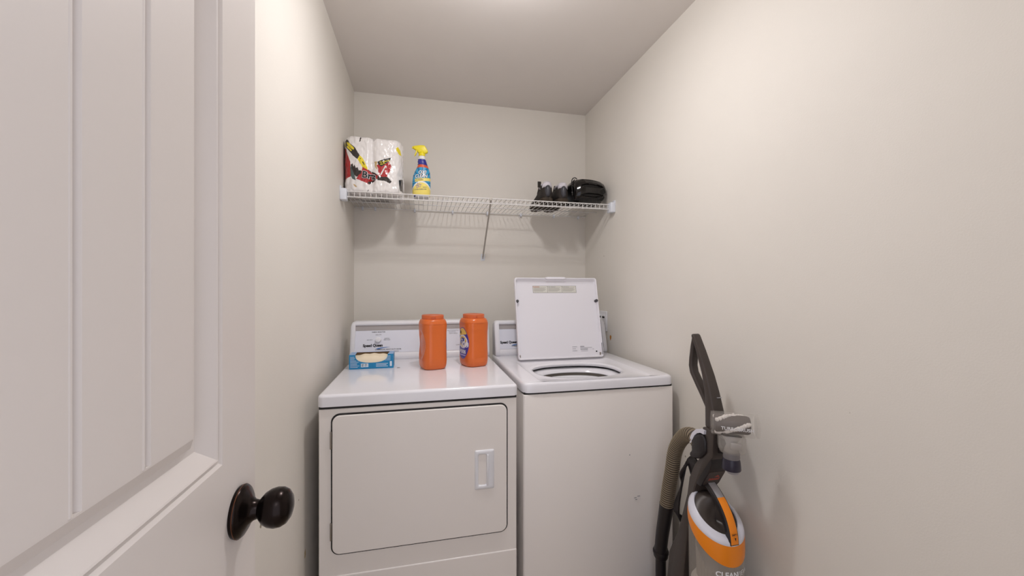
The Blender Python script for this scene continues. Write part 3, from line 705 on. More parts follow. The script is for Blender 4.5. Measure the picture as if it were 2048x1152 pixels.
M.tube([(.651, 2.12, TZ + .095), (.657, 2.12, TZ + .080), (.655, 2.12, TZ + .066)], .003, 8); M.build('pull_tab', m_shoe, s1)

# ------------------------------------------------------------------ helmet
hy0 = 2.172
he = thing('bicycle_helmet', 'glossy black bicycle helmet lying on its side at the right end of the shelf', 'helmet', (.94, hy0, TZ))
H = [(.842, .004, .124, .088), (.850, .001, .140, .100), (.870, .0, .152, .110), (.90, .0, .157, .115), (.94, .0, .156, .115), (.975, .001, .153, .111), (1.005, .006, .148, .102), (1.025, .020, .141, .090), (1.040, .040, .131, .070), (1.050, .066, .117, .042), (1.0535, .088, .100, .012)]
def hel(x):
    for a, b in zip(H, H[1:]):
        if a[0] <= x <= b[0]:
            t = (x - a[0]) / (b[0] - a[0]); return [a[i] + (b[i] - a[i]) * t for i in (1, 2, 3)]
    return H[-1][1:]
NA2, NX = 220, 110
xs = []
for i in range(NX + 1):
    t = i / NX; xs.append(.842 + (1.0535 - .842) * (t if t < .6 else .6 + .4 * sin((t - .6) / .4 * pi / 2)))
M = MB(); V = []; G = []
for i, x in enumerate(xs):
    zb, zt, hd_ = hel(x); zc = (zb + zt) / 2; hh = (zt - zb) / 2
    for k in range(NA2):
        a = 2 * pi * k / NA2; c, s_ = cos(a), sin(a); e = 2.5
        yy = hd_ * math.copysign(abs(c) ** (2 / e), c); zz = hh * math.copysign(abs(s_) ** (2 / e), s_)
        # vents run from the rim to the crown
        g = 0
        for va, vw in ((3.45, .14), (2.9, .14), (2.3, .13), (1.7, .13), (5.5, .14), (6.1, .14), (.5, .14), (1.1, .14)):
            d = abs((a - va + pi) % (2 * pi) - pi); xx = (x - .945) / .07
            if xx * xx < 1: g = max(g, max(0, 1 - (d / (vw * sqrt(1 - xx * xx) + 1e-6)) ** 4))
        for va, vw in ((3.75, .07), (4.27, .07), (4.72, .07), (5.2, .09), (3.2, .1)):
            d = abs((a - va + pi) % (2 * pi) - pi); xx = (x - 1.018) / .026
            if xx * xx < 1: g = max(g, max(0, 1 - (d / (2.4 * vw * sqrt(1 - xx * xx) + 1e-6)) ** 4))
        f = 1 - .11 * g
        V.append(Vector((x - .004 * g, hy0 + yy * f, TZ + zc + zz * f))); G.append(g)
M.v = V
for i in range(NX):
    for k in range(NA2):
        k2 = (k + 1) % NA2; q = [i * NA2 + k, i * NA2 + k2, (i + 1) * NA2 + k2, (i + 1) * NA2 + k]
        M.f.append(q); M.m.append(1 if min(G[j] for j in q) > .35 else 0)
M.f.append([NX * NA2 + k for k in range(NA2)]); M.m.append(0)
# hollow inside
prev = 0
for k_, dx in ((.93, 0), (.88, .004), (.84, .05), (.7, .12), (.3, .15)):
    o = len(M.v)
    for q in range(NA2):
        p = V[q]; M.v.append(Vector((p.x + dx, hy0 + (p.y - hy0) * k_, TZ + .066 + (p.z - TZ - .066) * k_)))
    for q in range(NA2): M.f.append([prev + q, prev + (q + 1) % NA2, o + (q + 1) % NA2, o + q]); M.m.append(1)
    prev = o
M.f.append([prev + q for q in range(NA2)]); M.m.append(1)
hs = M.build('shell', [mat('gloss_black_shell', (16, 12, 11), .16, coat=.35, spec=.35), mat('black_foam', (14, 11, 10), .5)], he, angle=60)
M = MB()
for dx in (0, .009):
    p = [Vector((.915 + dx, 0, .078)), Vector((.925 + dx, 0, .108))]

st = mat('black_strap', (28, 26, 28), .7)
MB().tube([(.850, 2.135, TZ + .10), (.838, 2.12, TZ + .125), (.842, 2.12, TZ + .147), (.858, 2.125, TZ + .158), (.875, 2.135, TZ + .156)], .0028, 8, smooth=6).build('chin_strap', st, he)
MB().tube([(.846, 2.11, TZ + .03), (.836, 2.10, TZ + .06), (.834, 2.105, TZ + .10), (.843, 2.12, TZ + .13), (.86, 2.13, TZ + .148)], .0028, 8, smooth=6).build('chin_strap', st, he)
MB().box((.829, 2.094, TZ + .048), (.840, 2.102, TZ + .072), .003).build('strap_buckle', mat('gloss_black_shell', (26, 22, 20), .12, coat=1), he)

# ------------------------------------------------------------------ orange tubs
def tub(label, x, y, rot):
    t = thing('detergent_tub', label, 'detergent tub', (x, y, DZ), 'orange detergent tubs on the dryer')
    HT = .222; prof = [(0, .80), (.003, .88), (.010, .94), (.022, .975), (.04, .99), (.07, .975), (.11, .962), (.15, .968), (.175, .99), (.188, 1.0), (.1955, 1.0)]
    a0, b0 = .0560, .066; n = 120; M = MB(); rs = []; nz = 60
    def pr(z):
        for p, q in zip(prof, prof[1:]):
            if p[0] <= z <= q[0]: 
                u = (z - p[0]) / (q[0] - p[0]); u = u * u * (3 - 2 * u) if p[0] > .04 else u; return p[1] + (q[1] - p[1]) * u
        return 1
    def surf(a, z):
        e = 3.4; k = pr(z); c, s_ = cos(a), sin(a)
        X = a0 * k * math.copysign(abs(c) ** (2 / e), c); Y = b0 * k * math.copysign(abs(s_) ** (2 / e), s_)
        if X > 0:   # hand grip dent on the side away from the label
            g = 1 - (Y / .050) ** 2 - ((z - .105) / .066) ** 2
            if g > 0: X -= .007 * min(1, g * 2.2)
        return X, Y
    R = Matrix.Rotation(rot, 4, 'Z'); base = Vector((x, y, DZ))
    Tm = lambda p: base + R @ Vector(p)
    zs_ = sorted(set([p[0] for p in prof] + [.1955 * i / nz for i in range(nz + 1)]))
    for z in zs_: rs.append([Tm((*surf(2 * pi * k / n, z), z)) for k in range(n)])
    M.rings(rs, True, True); body = M.build('tub_body', m_tub, t, angle=60)
    # collar + shoulder
    M = MB(); rs = []
    for z, k, e in ((.1945, .985, 3.0), (.1955, 1.012, 3.0), (.198, 1.016, 3.0), (.206, .985, 2.9), (.213, .935, 2.7), (.217, .90, 2.4), (.2175, .86, 2.2)):
        rs.append([Tm((p[0], p[1], z)) for p in superring(0, 0, a0 * k, b0 * k, z, n, e)])
    M.rings(rs); M.build('shoulder', m_tub, t, angle=60)
    M = MB(); rs = []
    for z, r in ((.2165, .0475), (.233, .0475), (.2352, .0462), (.236, .043), (.2345, .040), (.2345, .001)):
        rs.append([Tm((p[0], p[1], z)) for p in superring(0, 0, r, r * 1.12, z, n, 2.1)])
    M.rings(rs); cap = M.build('screw_cap', m_lid, t, angle=40)
    M = MB()
    for k in range(7):
        a = -pi / 2 - rot + radians(-11 + k * 3.6); M.bm(_cube(.0012, .003, .009), 0, Matrix.Translation(base) @ R @ Matrix.Translation((.0478 * cos(a), .0535 * sin(a), .2245)) @ Matrix.Rotation(a + pi / 2, 4, 'Z'))
    M.build('cap_tab', m_lid, cap)
    # label on the -X face
    M = MB(); zc, hh, hw = .105, .072, .049; rs = []; NI, NJ = 60, 60
    def lab(yy, z, lift=.0005):
        # find the surface x for this y
        k = pr(z); q = min(abs(yy) / (b0 * k), .97); X = -a0 * k * (1 - q ** 3.4) ** (1 / 3.4)
        return Tm((X - lift, yy, z))
    idx = {}; 
    for i in range(NI + 1):
        for j in range(NJ + 1):
            r = i / NI; a = 2 * pi * j / NJ; M.v.append(lab(hw * r * cos(a), zc + hh * r * sin(a)))
    for i in range(NI):
        for j in range(NJ):
            q = [i * (NJ + 1) + j, i * (NJ + 1) + j + 1, (i + 1) * (NJ + 1) + j + 1, (i + 1) * (NJ + 1) + j]
            r = (i + .5) / NI; a = 2 * pi * (j + .5) / NJ; yy = r * cos(a); z = r * sin(a)
            mi = 0
            if r > .95: mi = 3
            elif z > .52 - .1 * yy: mi = 1
            elif (yy / .85) ** 2 + ((z - .1) / .42) ** 2 < 1:
                d = sqrt((yy / .85) ** 2 + ((z - .1) / .42) ** 2); mi = 2 if d > .8 else (1 if d > .6 else 4)
            elif z < -.35 and int((z + 1) * 14) % 3 == 0 and abs(yy) < .6: mi = 5
            M.f.append(q); M.m.append(mi)
    lb = M.build('front_label', [mat('label_violet', (66, 56, 150), .35, coat=.3), mat('label_gold', (240, 196, 50), .35, coat=.3), mat('label_white', (228, 226, 236), .35), mat('label_edge_violet', (84, 70, 160), .35), mat('label_deep_blue', (48, 50, 150), .3), mat('label_lilac', (176, 166, 220), .4)], body, recalc=False, angle=70)
    text('label_lettering', [('Tide', 0, .105, .050, 0, .0016, .12, .0, 1.0), ('PODS', 0, .066, .022, 0, .0008, 0, 0, 1.05), ('81', -.020, .152, .018, 1, .0006, 0, 0, 1)], [m_white, m_black], lb, lambda u, v, l_=0: lab(-u, v, .0011 + l_))
    return t
def _cube(a, b, c):
    bm = bmesh.new(); bmesh.ops.create_cube(bm, size=1)
    for v in bm.verts: v.co = Vector((v.co.x * a, v.co.y * b, v.co.z * c))
    return bm
tub('orange plastic laundry detergent tub nearer the blue box, plain side facing the room', .052, 1.800, radians(194))
tub('orange plastic laundry detergent tub by the washer, its violet and yellow label showing', .238, 1.822, radians(19))

# ------------------------------------------------------------------ dryer sheet box
bX0, bX1, bY0, bY1, bZ0, bZ1 = -.304, -.119, 1.832, 1.912, DZ + .0005, 1.003
db = thing('dryer_sheet_box', 'open blue cardboard box of cream dryer sheets on the dryer', 'box', ((bX0 + bX1) / 2, (bY0 + bY1) / 2, DZ))
M = MB(); nx0, nx1, nz = bX0 + .026, bX1 - .024, bZ1 - .036
xm = (nx0 + nx1) / 2; hw = (nx1 - nx0) / 2
notch = []
for k in range(25):
    a = pi + pi * k / 24; c, s_ = cos(a), sin(a); notch.append((xm + hw * math.copysign(abs(c) ** .8, c), bZ1 + (bZ1 - nz) * -abs(s_) ** .75))
def strip(M, A, B, mi=0): M.rings([A, B], False, False, closed=False, mi=mi)
# front with notch
topx = [p[0] for p in notch]
fr_b = [(bX0, bY0, bZ0)] + [(p[0], bY0, bZ0) for p in notch] + [(bX1, bY0, bZ0)]
fr_t = [(bX0, bY0, bZ1)] + [(p[0], bY0, p[1]) for p in notch] + [(bX1, bY0, bZ1)]
strip(M, fr_b, fr_t)
by_ = bY1 - .014
tcut = [(p[0], by_ - .05 * 0 - 0.0) for p in notch]
strip(M, [(bX0, bY0, bZ1), (bX0, bY1, bZ1)], [(notch[0][0], bY0, bZ1), (notch[0][0] - .004, bY1, bZ1)], 1)
strip(M, [(notch[-1][0], bY0, bZ1), (notch[-1][0] + .004, bY1, bZ1)], [(bX1, bY0, bZ1), (bX1, bY1, bZ1)], 1)
strip(M, [(notch[0][0] - .002, by_ + .006, bZ1), (notch[-1][0] + .002, by_ + .006, bZ1)], [(notch[0][0] - .004, bY1, bZ1), (notch[-1][0] + .004, bY1, bZ1)], 1)
strip(M, [(bX0, bY1, bZ0), (bX1, bY1, bZ0)], [(bX0, bY1, bZ1), (bX1, bY1, bZ1)])
for x in (bX0, bX1): strip(M, [(x, bY0, bZ0), (x, bY1, bZ0)], [(x, bY0, bZ1), (x, bY1, bZ1)])
strip(M, [(bX0, bY0, bZ0), (bX1, bY0, bZ0)], [(bX0, bY1, bZ0), (bX1, bY1, bZ0)])
cb = M.build('carton', [mat('carton_blue', (30, 132, 184), .45, var=.03, vscale=30), mat('carton_pale_blue', (150, 182, 222), .45)], db, recalc=False)
MB().add([(nx0 - .01, bY1 - .001, bZ0 + .01), (nx1 + .01, bY1 - .001, bZ0 + .01), (nx1 + .01, bY1 - .001, bZ1 - .0005), (nx0 - .01, bY1 - .001, bZ1 - .0005)], [[0, 1, 2, 3]]).build('inner_cardboard', mat('brown_cardboard', (158, 128, 92), .8), cb, label='brown inside of the carton')
M = MB()
rs = []
for k in range(25):
    x = bX0 + .006 + (bX1 - bX0 - .012) * k / 24; s_ = abs(k - 12) / 12
    zt = bZ1 - .003 - .010 * s_ ** 2 + .0015 * sin(k * 1.1)
    rs.append([(x, bY0 + .0015, bZ0 + .002), (x, bY0 + .0015, zt - .020), (x, bY0 + .006, zt - .009), (x, bY0 + .020, zt - .003), (x, bY0 + .040, zt), (x, bY1 - .016, zt - .002), (x, bY1 - .010, zt - .010), (x, bY1 - .010, bZ0 + .002)])
M.rings(rs).build('dryer_sheets', mat('cream_sheets', (240, 226, 200), .85, var=.03), db, angle=60)
M = MB()
def fb(x0, x1, z0, z1, mi=0): M.add([(x0, bY0 - .0006, z0), (x1, bY0 - .0006, z0), (x1, bY0 - .0006, z1), (x0, bY0 - .0006, z1)], [[0, 1, 2, 3]], mi)
random.seed(3)
for k in range(9):
    z = bZ1 - .010 - k * .0056; w = .022 + (.006 if k > 2 else 0) + (.012 if k > 3 else 0)
    fb(bX0 + .005, bX0 + .005 + w * random.uniform(.7, 1), z, z + .0016)
for k in range(4):
    z = bZ1 - .010 - k * .0058; w = .026 - (0 if k < 1 else -.006) - .004
    fb(bX1 - .010 - w * random.uniform(.7, 1), bX1 - .012, z, z + .0016)
fb(bX0 + .049, bX0 + .080, bZ0 + .008, bZ0 + .024)
for k in range(2):
    for j in range(2): fb(bX0 + .052 + j * .013, bX0 + .061 + j * .014, bZ0 + .012 + k * .006, bZ0 + .0145 + k * .006, 1)
for k in range(3): fb(bX1 - .073, bX1 - .023 - .006 * (k % 2), bZ0 + .008 + k * .006, bZ0 + .0102 + k * .006)
fb(bX1 - .015, bX1 - .006, bZ0 + .008, bZ0 + .030)
M.build('carton_print', [mat('carton_white_print', (214, 228, 242), .5), mat('carton_pink_print', (120, 104, 160), .5)], cb, recalc=False)

# small lint scrap on the dryer top
o = MB().lathe([(.0005, 0), (.006, 0), (.0045, .0015), (.0005, .002)], (-.097, 1.829, DZ), n=9, sx=1.3, sy=.5).build('lint_scrap', mat('grey_lint', (120, 110, 106), .9)); o['label'] = 'tiny grey scrap of lint on the dryer top right of the blue box'; o['category'] = 'lint'

# ------------------------------------------------------------------ vacuum cleaner
VX = .93
m_vd = mat('charcoal_vacuum_plastic', (66, 58, 54), .38, var=.02); m_vb = mat('black_vacuum_plastic', (34, 30, 32), .4)
m_vo = mat('orange_vacuum_plastic', (244, 140, 22), .32, coat=.2, var=.01); m_vw = mat('silver_white_plastic', (220, 220, 230), .3, coat=.2)
m_hose = mat('tan_ribbed_hose', (136, 122, 100), .5); m_vs = mat('silver_plastic', (170, 168, 172), .35, metal=.3)
def clearm(name, rgb, a, rough=.12):
    m = mat(name, rgb, rough, alpha=a, coat=.6); return m
m_clear = clearm('clear_smoky_plastic', (200, 192, 182), .38); m_clear2 = clearm('clear_plastic', (214, 208, 200), .17)
vc = thing('upright_vacuum', 'dark grey and orange upright vacuum cleaner with a tan hose in front of the washer', 'vacuum cleaner', (VX, 1.14, 0))
# handle: loop grip + main bar
M = MB()
bar_ = [(1.203, 1.130), (1.196, 1.137), (1.187, 1.134), (1.158, 1.083), (1.121, 1.007), (1.101, .955), (1.086, .905), (1.070, .840), (1.120, .840), (1.124, .905), (1.130, .955), (1.144, 1.007), (1.176, 1.080)]
M.poly(bar_, 'X', VX - .021, VX + .021, .007, 3)
for v in M.v: v.x = VX + (v.x - VX) * (.72 if v.z > 1.11 else .72 + (1.11 - v.z) * 1.7)
hdl = M.build('handle', m_vd, vc, angle=50)
M = MB()
path = [(1.190, 1.124), (1.198, 1.092), (1.205, 1.050), (1.207, 1.025), (1.201, 1.002), (1.172, .965), (1.145, .932), (1.116, .893)]
rs = []
P = [Vector((VX, y, z)) for y, z in path]
for i, p in enumerate(P):
    t = (P[min(i + 1, len(P) - 1)] - P[max(i - 1, 0)]).normalized(); nrm = Vector((1, 0, 0)).cross(t)
    rs.append([p + Vector((1, 0, 0)) * .0155 * math.copysign(abs(cos(a)) ** .7, cos(a)) + nrm * .0085 * math.copysign(abs(sin(a)) ** .7, sin(a)) for a in [2 * pi * k / 20 for k in range(20)]])
M.rings(rs).build('loop_grip', m_vd, hdl, angle=60)
M = MB(); M.box((VX + .002, 1.0925, .9395), (VX + .018, 1.105, .9412)); M.build('grip_seam', m_vs, hdl)
# spine
left = [(1.120, .843), (1.108, .768), (1.157, .704), (1.184, .648), (1.195, .586), (1.243, .434), (1.296, .324), (1.312, .20), (1.32, .10)]
right = [(1.235, .10), (1.225, .20), (1.212, .288), (1.193, .443), (1.182, .528), (1.170, .574), (1.150, .631), (1.140, .655), (1.112, .70), (1.072, .76), (1.068, .843)]
MB().poly(left + right, 'X', VX - .035, VX + .035, .006, 2).build('spine', m_vd, vc, angle=40)
# front housing that carries the badge
bd = MB().poly([(1.120, .785), (1.082, .770), (1.077, .738), (1.086, .712), (1.128, .640), (1.155, .640)], 'X', VX - .0335, VX + .0335, .005, 2).build('front_housing', m_vb, vc, angle=40)
# badge on the sloping front face of the housing
bA, bB = Vector((0, 1.088, .709)), Vector((0, 1.125, .645)); bu = (bA - bB).normalized(); bn = Vector((0, -abs(bu.z), -abs(bu.y)))
def bdm(x, y, l_=0): return Vector((VX + x, 0, 0)) + (bA + bB) / 2 + bu * y + bn * (.001 + l_)
M = MB(); c = [bdm(x, y) for x, y in rrect(-.030, .030, -.032, .032, .005, 4)]; M.rings([[p - bn * .002 for p in c], c]); M.build('badge_plate', m_vd, bd)
text('brand_badge', [('bissell', 0, -.004, .0165, 0, .0006, .15, .0004, 1.0)], mat('red_print', (176, 80, 66), .5), bd, bdm)
M = MB(); M.add([bdm(x, y, .0004) for x, y in ((-.002, .006), (.018, .006), (.008, .015))], [[0, 1, 2]]); M.build('badge_mark', MATS['red_print'], bd, recalc=False)
# carry handle, an arched strap over the dust bin
def canz(th, z0, sl): return z0 + sl * .084 * sin(th)
ccx, ccy, rx, ry = VX, 1.100, .083, .084
def ell(th, kx=1, ky=1): return ccx + rx * kx * cos(th), ccy + ry * ky * sin(th)
NC = 96; TH = [2 * pi * k / NC for k in range(NC)]
def cring(k, zf): return [(ccx + rx * k * cos(t), ccy + ry * k * sin(t), zf(t)) for t in TH]
SL = .48
ztop = lambda t, d=0: .556 + d + SL * ry * sin(t)        # white rim plane
zor = lambda t: .512 + .78 * ry * sin(t)   # lower edge of the orange band
can = MB().rings([cring(.86, lambda t: .07), cring(.90, lambda t: .12), cring(.93, lambda t: .25), cring(.975, lambda t: zor(t) - .03), cring(.985, lambda t: zor(t) + .003)], True, False).build('dust_bin', m_clear, vc, angle=60)
MB().rings([cring(.97, lambda t: zor(t) - .001), cring(.995, lambda t: zor(t)), cring(1.0, lambda t: zor(t) + .006), cring(.995, lambda t: ztop(t, -.020)), cring(.975, lambda t: ztop(t, -.004))], False, False).build('orange_band', m_vo, vc, angle=50)
MB().rings([cring(.970, lambda t: ztop(t, -.010)), cring(.982, lambda t: ztop(t, -.004)), cring(.965, lambda t: ztop(t, .004)), cring(.90, lambda t: ztop(t, .012)), cring(.76, lambda t: ztop(t, .019)), cring(.735, lambda t: ztop(t, .017)), cring(.73, lambda t: ztop(t, .010))], False, False).build('white_rim', m_vw, vc, angle=50)
MB().rings([cring(.735, lambda t: ztop(t, .013) * 1), cring(.70, lambda t: ztop(t, .015)), cring(.45, lambda t: ztop(t, .021)), cring(.01, lambda t: ztop(t, .024))], False, True).build('bin_lid', m_vd, vc, angle=60)
# cyclone seen inside the bin
M = MB(); rs = []
for i in range(40):
    z = .16 + .28 * i / 39; rs.append([(ccx + (.048 + .010 * i / 39) * (1 + .03 * cos(40 * t)) * cos(t), ccy + (.048 + .010 * i / 39) * (1 + .03 * cos(40 * t)) * sin(t), z + (.05 * sin(t) * i / 39)) for t in TH])
M.rings(rs).build('cyclone_filter', mat('dusty_grey_plastic', (150, 142, 132), .6), vc, angle=60)
MB().lathe([(.066, 0), (.072, .012), (.060, .03), (.045, .034)], (ccx, ccy, .33)).build('cyclone_shroud', mat('pale_dusty_plastic', (196, 188, 176), .5), vc)
def strap_pts():
    return [(1.140, .664), (1.118, .652), (1.092, .636), (1.066, .614), (1.045, .588), (1.031, .560), (1.024, .535), (1.021, .512)]
def smoothpath(P, n=6):
    Q = []
    for i in range(len(P) - 1):
        p0, p1, p2, p3 = P[max(i - 1, 0)], P[i], P[i + 1], P[min(i + 2, len(P) - 1)]
        for k in range(n):
            t = k / n; Q.append(tuple(.5 * ((2 * p1[j]) + (p2[j] - p0[j]) * t + (2 * p0[j] - 5 * p1[j] + 4 * p2[j] - p3[j]) * t * t + (3 * p1[j] - p0[j] - 3 * p2[j] + p3[j]) * t ** 3) for j in range(2)))
    Q.append(P[-1]); return Q
SP = smoothpath(strap_pts())
def band(P, w, th, lift):
    rs = []
    for i, p in enumerate(P):
        a = P[max(i - 1, 0)]; b = P[min(i + 1, len(P) - 1)]; dy, dz = b[0] - a[0], b[1] - a[1]; L_ = sqrt(dy * dy + dz * dz); ny, nz_ = dz / L_, -dy / L_
        if ny > 0 and nz_ < 0: ny, nz_ = -ny, -nz_
        if nz_ < 0 or ny > 0: ny, nz_ = -abs(ny), abs(nz_)
        f = lambda x, h: (VX + x, p[0] + ny * (h + lift), p[1] + nz_ * (h + lift))
        rs.append([f(-w, -th), f(w, -th), f(w, 0), f(w * .8, th * .3), f(-w * .8, th * .3), f(-w, 0)])
    return rs
ch = MB().rings(band(SP, .0175, .012, 0)).build('carry_handle', m_vb, vc, angle=40)
k3 = int(len(SP) * .36)
MB().rings(band(SP[:k3 + 1], .014, .004, .003)).build('handle_inlay', m_vs, ch, angle=40, label='silver upper part of the handle')
MB().rings(band(SP[k3:-1], .0145, .004, .003)).build('handle_inlay', m_vo, ch, angle=40, label='orange lower part of the handle')
def sm(x, y, l_=0):
    return Vector((VX + x, 1.0035 - .0045 - .0055 - (y - .5) * -.22 - l_, y))
M = MB()
p = SP[-9]
text('handle_icon', [('EMPTY', 0, .5435, .0065, 0, .0001, 0, 0, 1)], m_black, ch, lambda x, y, l_=0: Vector((VX + x, 1.0185 + (y - .5435) * .36, y)))
M.add([Vector((VX + dx, 1.0185 + (z - .5435) * .30, z)) for dx, z in ((-.003, .536), (.003, .536), (0, .527))], [[0, 1, 2]]); M.build('arrow_icon', m_black, ch, recalc=False)
# name on the bin
def cyl(x, y, l_=0):
    a = -pi / 2 + x / rx; return Vector((ccx + (rx * .978 + .002 + l_) * cos(a), ccy + (ry * .978 + .002 + l_) * sin(a), y))
text('model_lettering', [('CLEAN', -.024, .424, .022, 0, .0006, 0, .0, 1), ('VIEW', .030, .424, .022, 0, -.0001, 0, .0, 1)], m_white, can, cyl)
# hose
path = [(VX - .020, 1.150, .772), (VX - .020, 1.182, .788), (VX - .020, 1.220, .776), (VX - .020, 1.257, .738), (VX - .020, 1.283, .688), (VX - .02, 1.298, .620), (VX - .02, 1.318, .540), (VX - .02, 1.332, .465)]
def ribr(s_): return .0255
H3 = [Vector(p) for p in path]; Q = []
for i in range(len(H3) - 1):
    p0, p1, p2, p3 = H3[max(i - 1, 0)], H3[i], H3[i + 1], H3[min(i + 2, len(H3) - 1)]
    for k in range(40):
        t = k / 40; Q.append(.5 * ((2 * p1) + (p2 - p0) * t + (2 * p0 - 5 * p1 + 4 * p2 - p3) * t * t + (3 * p1 - p0 - 3 * p2 + p3) * t ** 3))
L_ = 0; acc = [0]
for a, b in zip(Q, Q[1:]): L_ += (b - a).length; acc.append(L_)
# resample at 2 mm
R_ = []; step = .0022; j = 0
for k in range(int(L_ / step)):
    s_ = k * step
    while acc[j + 1] < s_: j += 1
    t = (s_ - acc[j]) / (acc[j + 1] - acc[j]); R_.append(Q[j].lerp(Q[j + 1], t))
M = MB(); nR = len(R_)
M.tube(R_, lambda s_: .0225 + .0032 * (.5 + .5 * cos(2 * pi * (s_ * (nR - 1)) / 4)), 22)
for fi in range(len(M.f)):
    ring = min(M.f[fi]) // 22; M.m[fi] = 1 if (ring % 4) in (1, 2) else 0
M.build('hose', [m_hose, mat('dark_hose_groove', (74, 64, 54), .6)], vc, angle=80)
MB().tube([(VX - .02, 1.330, .475), (VX - .02, 1.342, .42), (VX - .02, 1.360, .34), (VX - .02, 1.372, .26)], lambda s_: .0265 - .004 * s_, 24, smooth=6).build('hose_wand', m_vb, vc)
MB().tube([(VX - .016, 1.373, .285), (VX - .016, 1.374, .275), (VX - .016, 1.375, .250), (VX - .016, 1.376, .244)], lambda s_: .027 if .1 < s_ < .9 else .024, 24).tube([(VX - .016, 1.375, .27), (VX - .016, 1.375, .262)], .0295, 24).build('wand_collar', m_vb, vc)
MB().tube([(VX - .016, 1.375, .25), (VX - .016, 1.372, .14), (VX - .012, 1.340, .07)], lambda s_: .0195, 20, smooth=5).build('lower_hose', m_vb, vc)
# hose elbow with white cover
MB().poly([(1.150, .80), (1.128, .818), (1.105, .822), (1.095, .80), (1.095, .765), (1.125, .735), (1.165, .722), (1.174, .735), (1.160, .75), (1.165, .785)], 'X', VX - .045, VX + .02, .008, 2).build('hose_elbow', m_vb, vc, angle=50)
rs = []
for y, z, ny, nz_ in ((1.100, .824, -.1, 1), (1.116, .824, .1, 1), (1.132, .817, .5, .9), (1.146, .804, .8, .6), (1.154, .788, 1, .3), (1.157, .772, 1, .1)):
    rs.append([(VX - .044, y, z), (VX + .015, y, z), (VX + .015, y + .012 * ny, z + .012 * nz_), (VX - .044, y + .012 * ny, z + .012 * nz_)])
MB().rings(rs).build('elbow_cover', m_vw, vc, angle=50)
# wound cord behind the spine
M = MB()
for k in range(5):
    o = .006 * k; M.tube([(VX + .02 - .010 * k, 1.205 + o * .4, .700 - o), (VX + .0 - .008 * k, 1.232, .685 - o * 2), (VX - .02 + .004 * k, 1.240 + o, .60 - o), (VX - .015, 1.268 + o, .48), (VX + .02, 1.29, .42 + o), (VX + .04, 1.28, .45), (VX + .04, 1.24, .60), (VX + .02, 1.21, .68)], .0042, 8, smooth=5)
M.build('power_cord', m_vb, vc)
MB().poly([(1.17, .68), (1.215, .700), (1.225, .685), (1.205, .645), (1.18, .62)], 'X', VX - .015, VX + .015, .004).build('cord_hook', m_vb, vc)
# turbo brush tool on the front of the handle
bxc, byc, bzc = .919, 1.020, .882
MB.XF = Matrix.Translation((bxc, byc, 0)) @ Matrix.Rotation(radians(-33), 4, 'Z') @ Matrix.Translation((-bxc, -byc, 0))
tb = MB().lathe([(.030, -.054), (.0345, -.052), (.0355, -.044), (.0355, .050), (.0345, .058), (.032, .062)], (bxc, byc, bzc), 'X', cap0=False, cap1=False).build('turbo_brush', m_clear2, vc, label='clear plastic turbo brush tool')
MB().lathe([(.026, 0), (.0345, .001), (.0345, .004), (.026, .006)], (bxc + .066, byc, bzc), 'X').build('brush_end_cap', m_clear2, tb)
MB().lathe([(.026, 0), (.034, .001), (.034, .003), (.026, .004)], (bxc - .056, byc, bzc), 'X').build('brush_end_cap', m_clear2, tb)
MB().lathe([(.004, -.046), (.024, -.046), (.027, -.042), (.027, .042), (.024, .048), (.004, .048)], (bxc, byc, bzc), 'X').build('brush_roller', mat('grey_brush_roller', (84, 74, 70), .6), tb)
def blob(M, c, r_):
    bm = bmesh.new(); bmesh.ops.create_icosphere(bm, subdivisions=2, radius=r_)
    for v in bm.verts: v.co *= 1 + .25 * noise.noise(v.co * 300 + Vector(c) * 9)
    M.bm(bm, 0, Matrix.Translation(c))
M = MB(); random.seed(5)
for k in range(26):
    t = k / 25; x = bxc - .042 + .084 * t + random.uniform(-.002, .002)
    for s_, a in ((0, pi + 1.3 - 1.7 * t), (1, pi + 1.3 - 1.7 * t - pi * .62), (2, pi + 1.3 - 1.7 * t + pi * .75)):
        blob(M, (x, byc + .0262 * cos(a), bzc + .0262 * sin(a)), random.uniform(.004, .0068))
M.build('bristles', mat('white_bristles', (226, 220, 214), .8), tb, kind='stuff')
text('tool_lettering', [('TURBOBRUSH', 0, 0, .0135, 0, .0003, 0, 0, 1)], m_white, tb, lambda x, y, l_=0: Vector((bxc + .010 + x, byc - .0368 * cos((y - .004) / .036), bzc - .004 + y)))
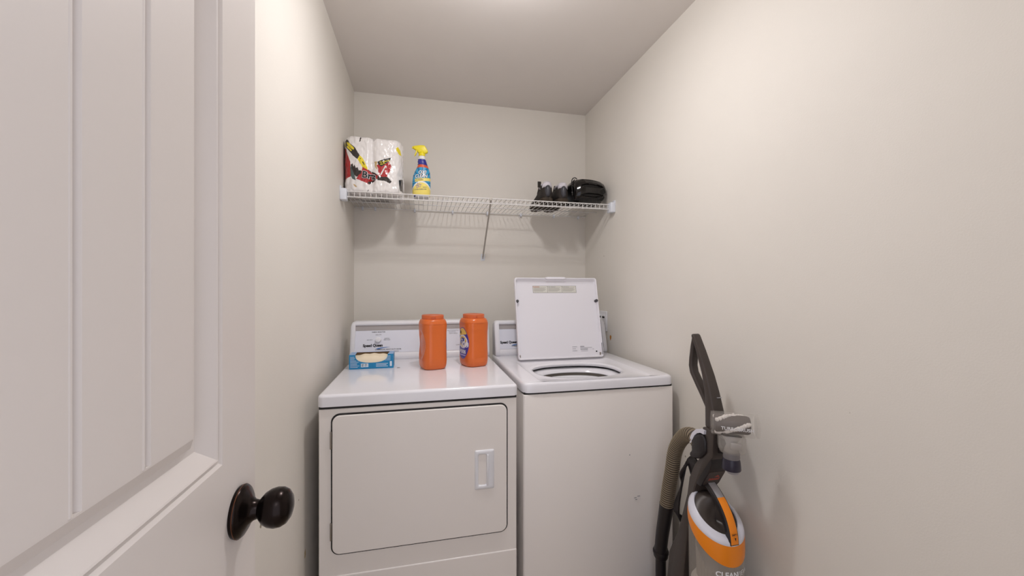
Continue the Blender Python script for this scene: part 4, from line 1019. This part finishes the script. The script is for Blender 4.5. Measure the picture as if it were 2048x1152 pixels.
MB().rings([[(bxc + sx * w, byc + sy * d, z) for sx, sy in [(math.copysign(abs(cos(a)) ** .5, cos(a)), math.copysign(abs(sin(a)) ** .5, sin(a))) for a in [2 * pi * q / 32 for q in range(32)]]] for w, d, z in ((.033, .030, .853), (.037, .034, .846), (.038, .034, .815), (.034, .030, .802), (.025, .024, .798), (.021, .021, .794))], False, False).build('brush_neck', clearm('frosted_clear_plastic', (206, 200, 192), .36), tb, angle=50)
MB().rings([[(bxc + w * cos(a), byc + w * .9 * sin(a), z) for a in [2 * pi * q / 32 for q in range(32)]] for w, z in ((.028, .846), (.018, .832), (.014, .82), (.020, .806), (.020, .796))]).box((bxc - .006, byc - .025, .812), (bxc + .026, byc - .015, .832), .003).build('turbine', mat('frosted_grey_plastic', (160, 154, 150), .5), tb, angle=50)
MB().lathe([(.022, 0), (.0235, .004), (.0225, .018), (.020, .020)], (bxc, byc, .778)).build('swivel_collar', mat('grey_collar', (122, 118, 120), .4), tb)
MB().lathe([(.0255, 0), (.0268, .003), (.0245, .028), (.0225, .034)], (bxc, byc, .745)).build('adapter_cone', mat('navy_black_plastic', (44, 40, 56), .3), tb)
MB().lathe([(.015, 0), (.0165, .002), (.0165, .012)], (bxc + .004, byc, .734)).build('adapter_tip', m_vs, tb)
MB.XF = None
MB().poly([(1.08, .83), (1.035, .825), (1.035, .785), (1.078, .77)], 'X', VX - .015, VX + .02, .003).build('tool_bracket', m_vb, vc)
# base and cleaning head (below the frame)
M = MB(); M.poly([(1.345, .12), (1.345, .04), (1.20, .025), (.90, .012), (.81, .012), (.80, .03), (.83, .075), (.95, .10), (1.02, .075), (1.24, .075), (1.25, .14)], 'X', VX - .115, VX + .115, .012, 3); M.build('cleaning_head', m_vb, vc, angle=50)
for sg in (-1, 1): MB().lathe([(.02, -.010), (.055, -.010), (.058, -.006), (.058, .006), (.055, .010), (.02, .010)], (VX + sg * .1255 if sg < 0 else VX + .1225, 1.30, .058), 'X').build('wheel', m_vd, vc)
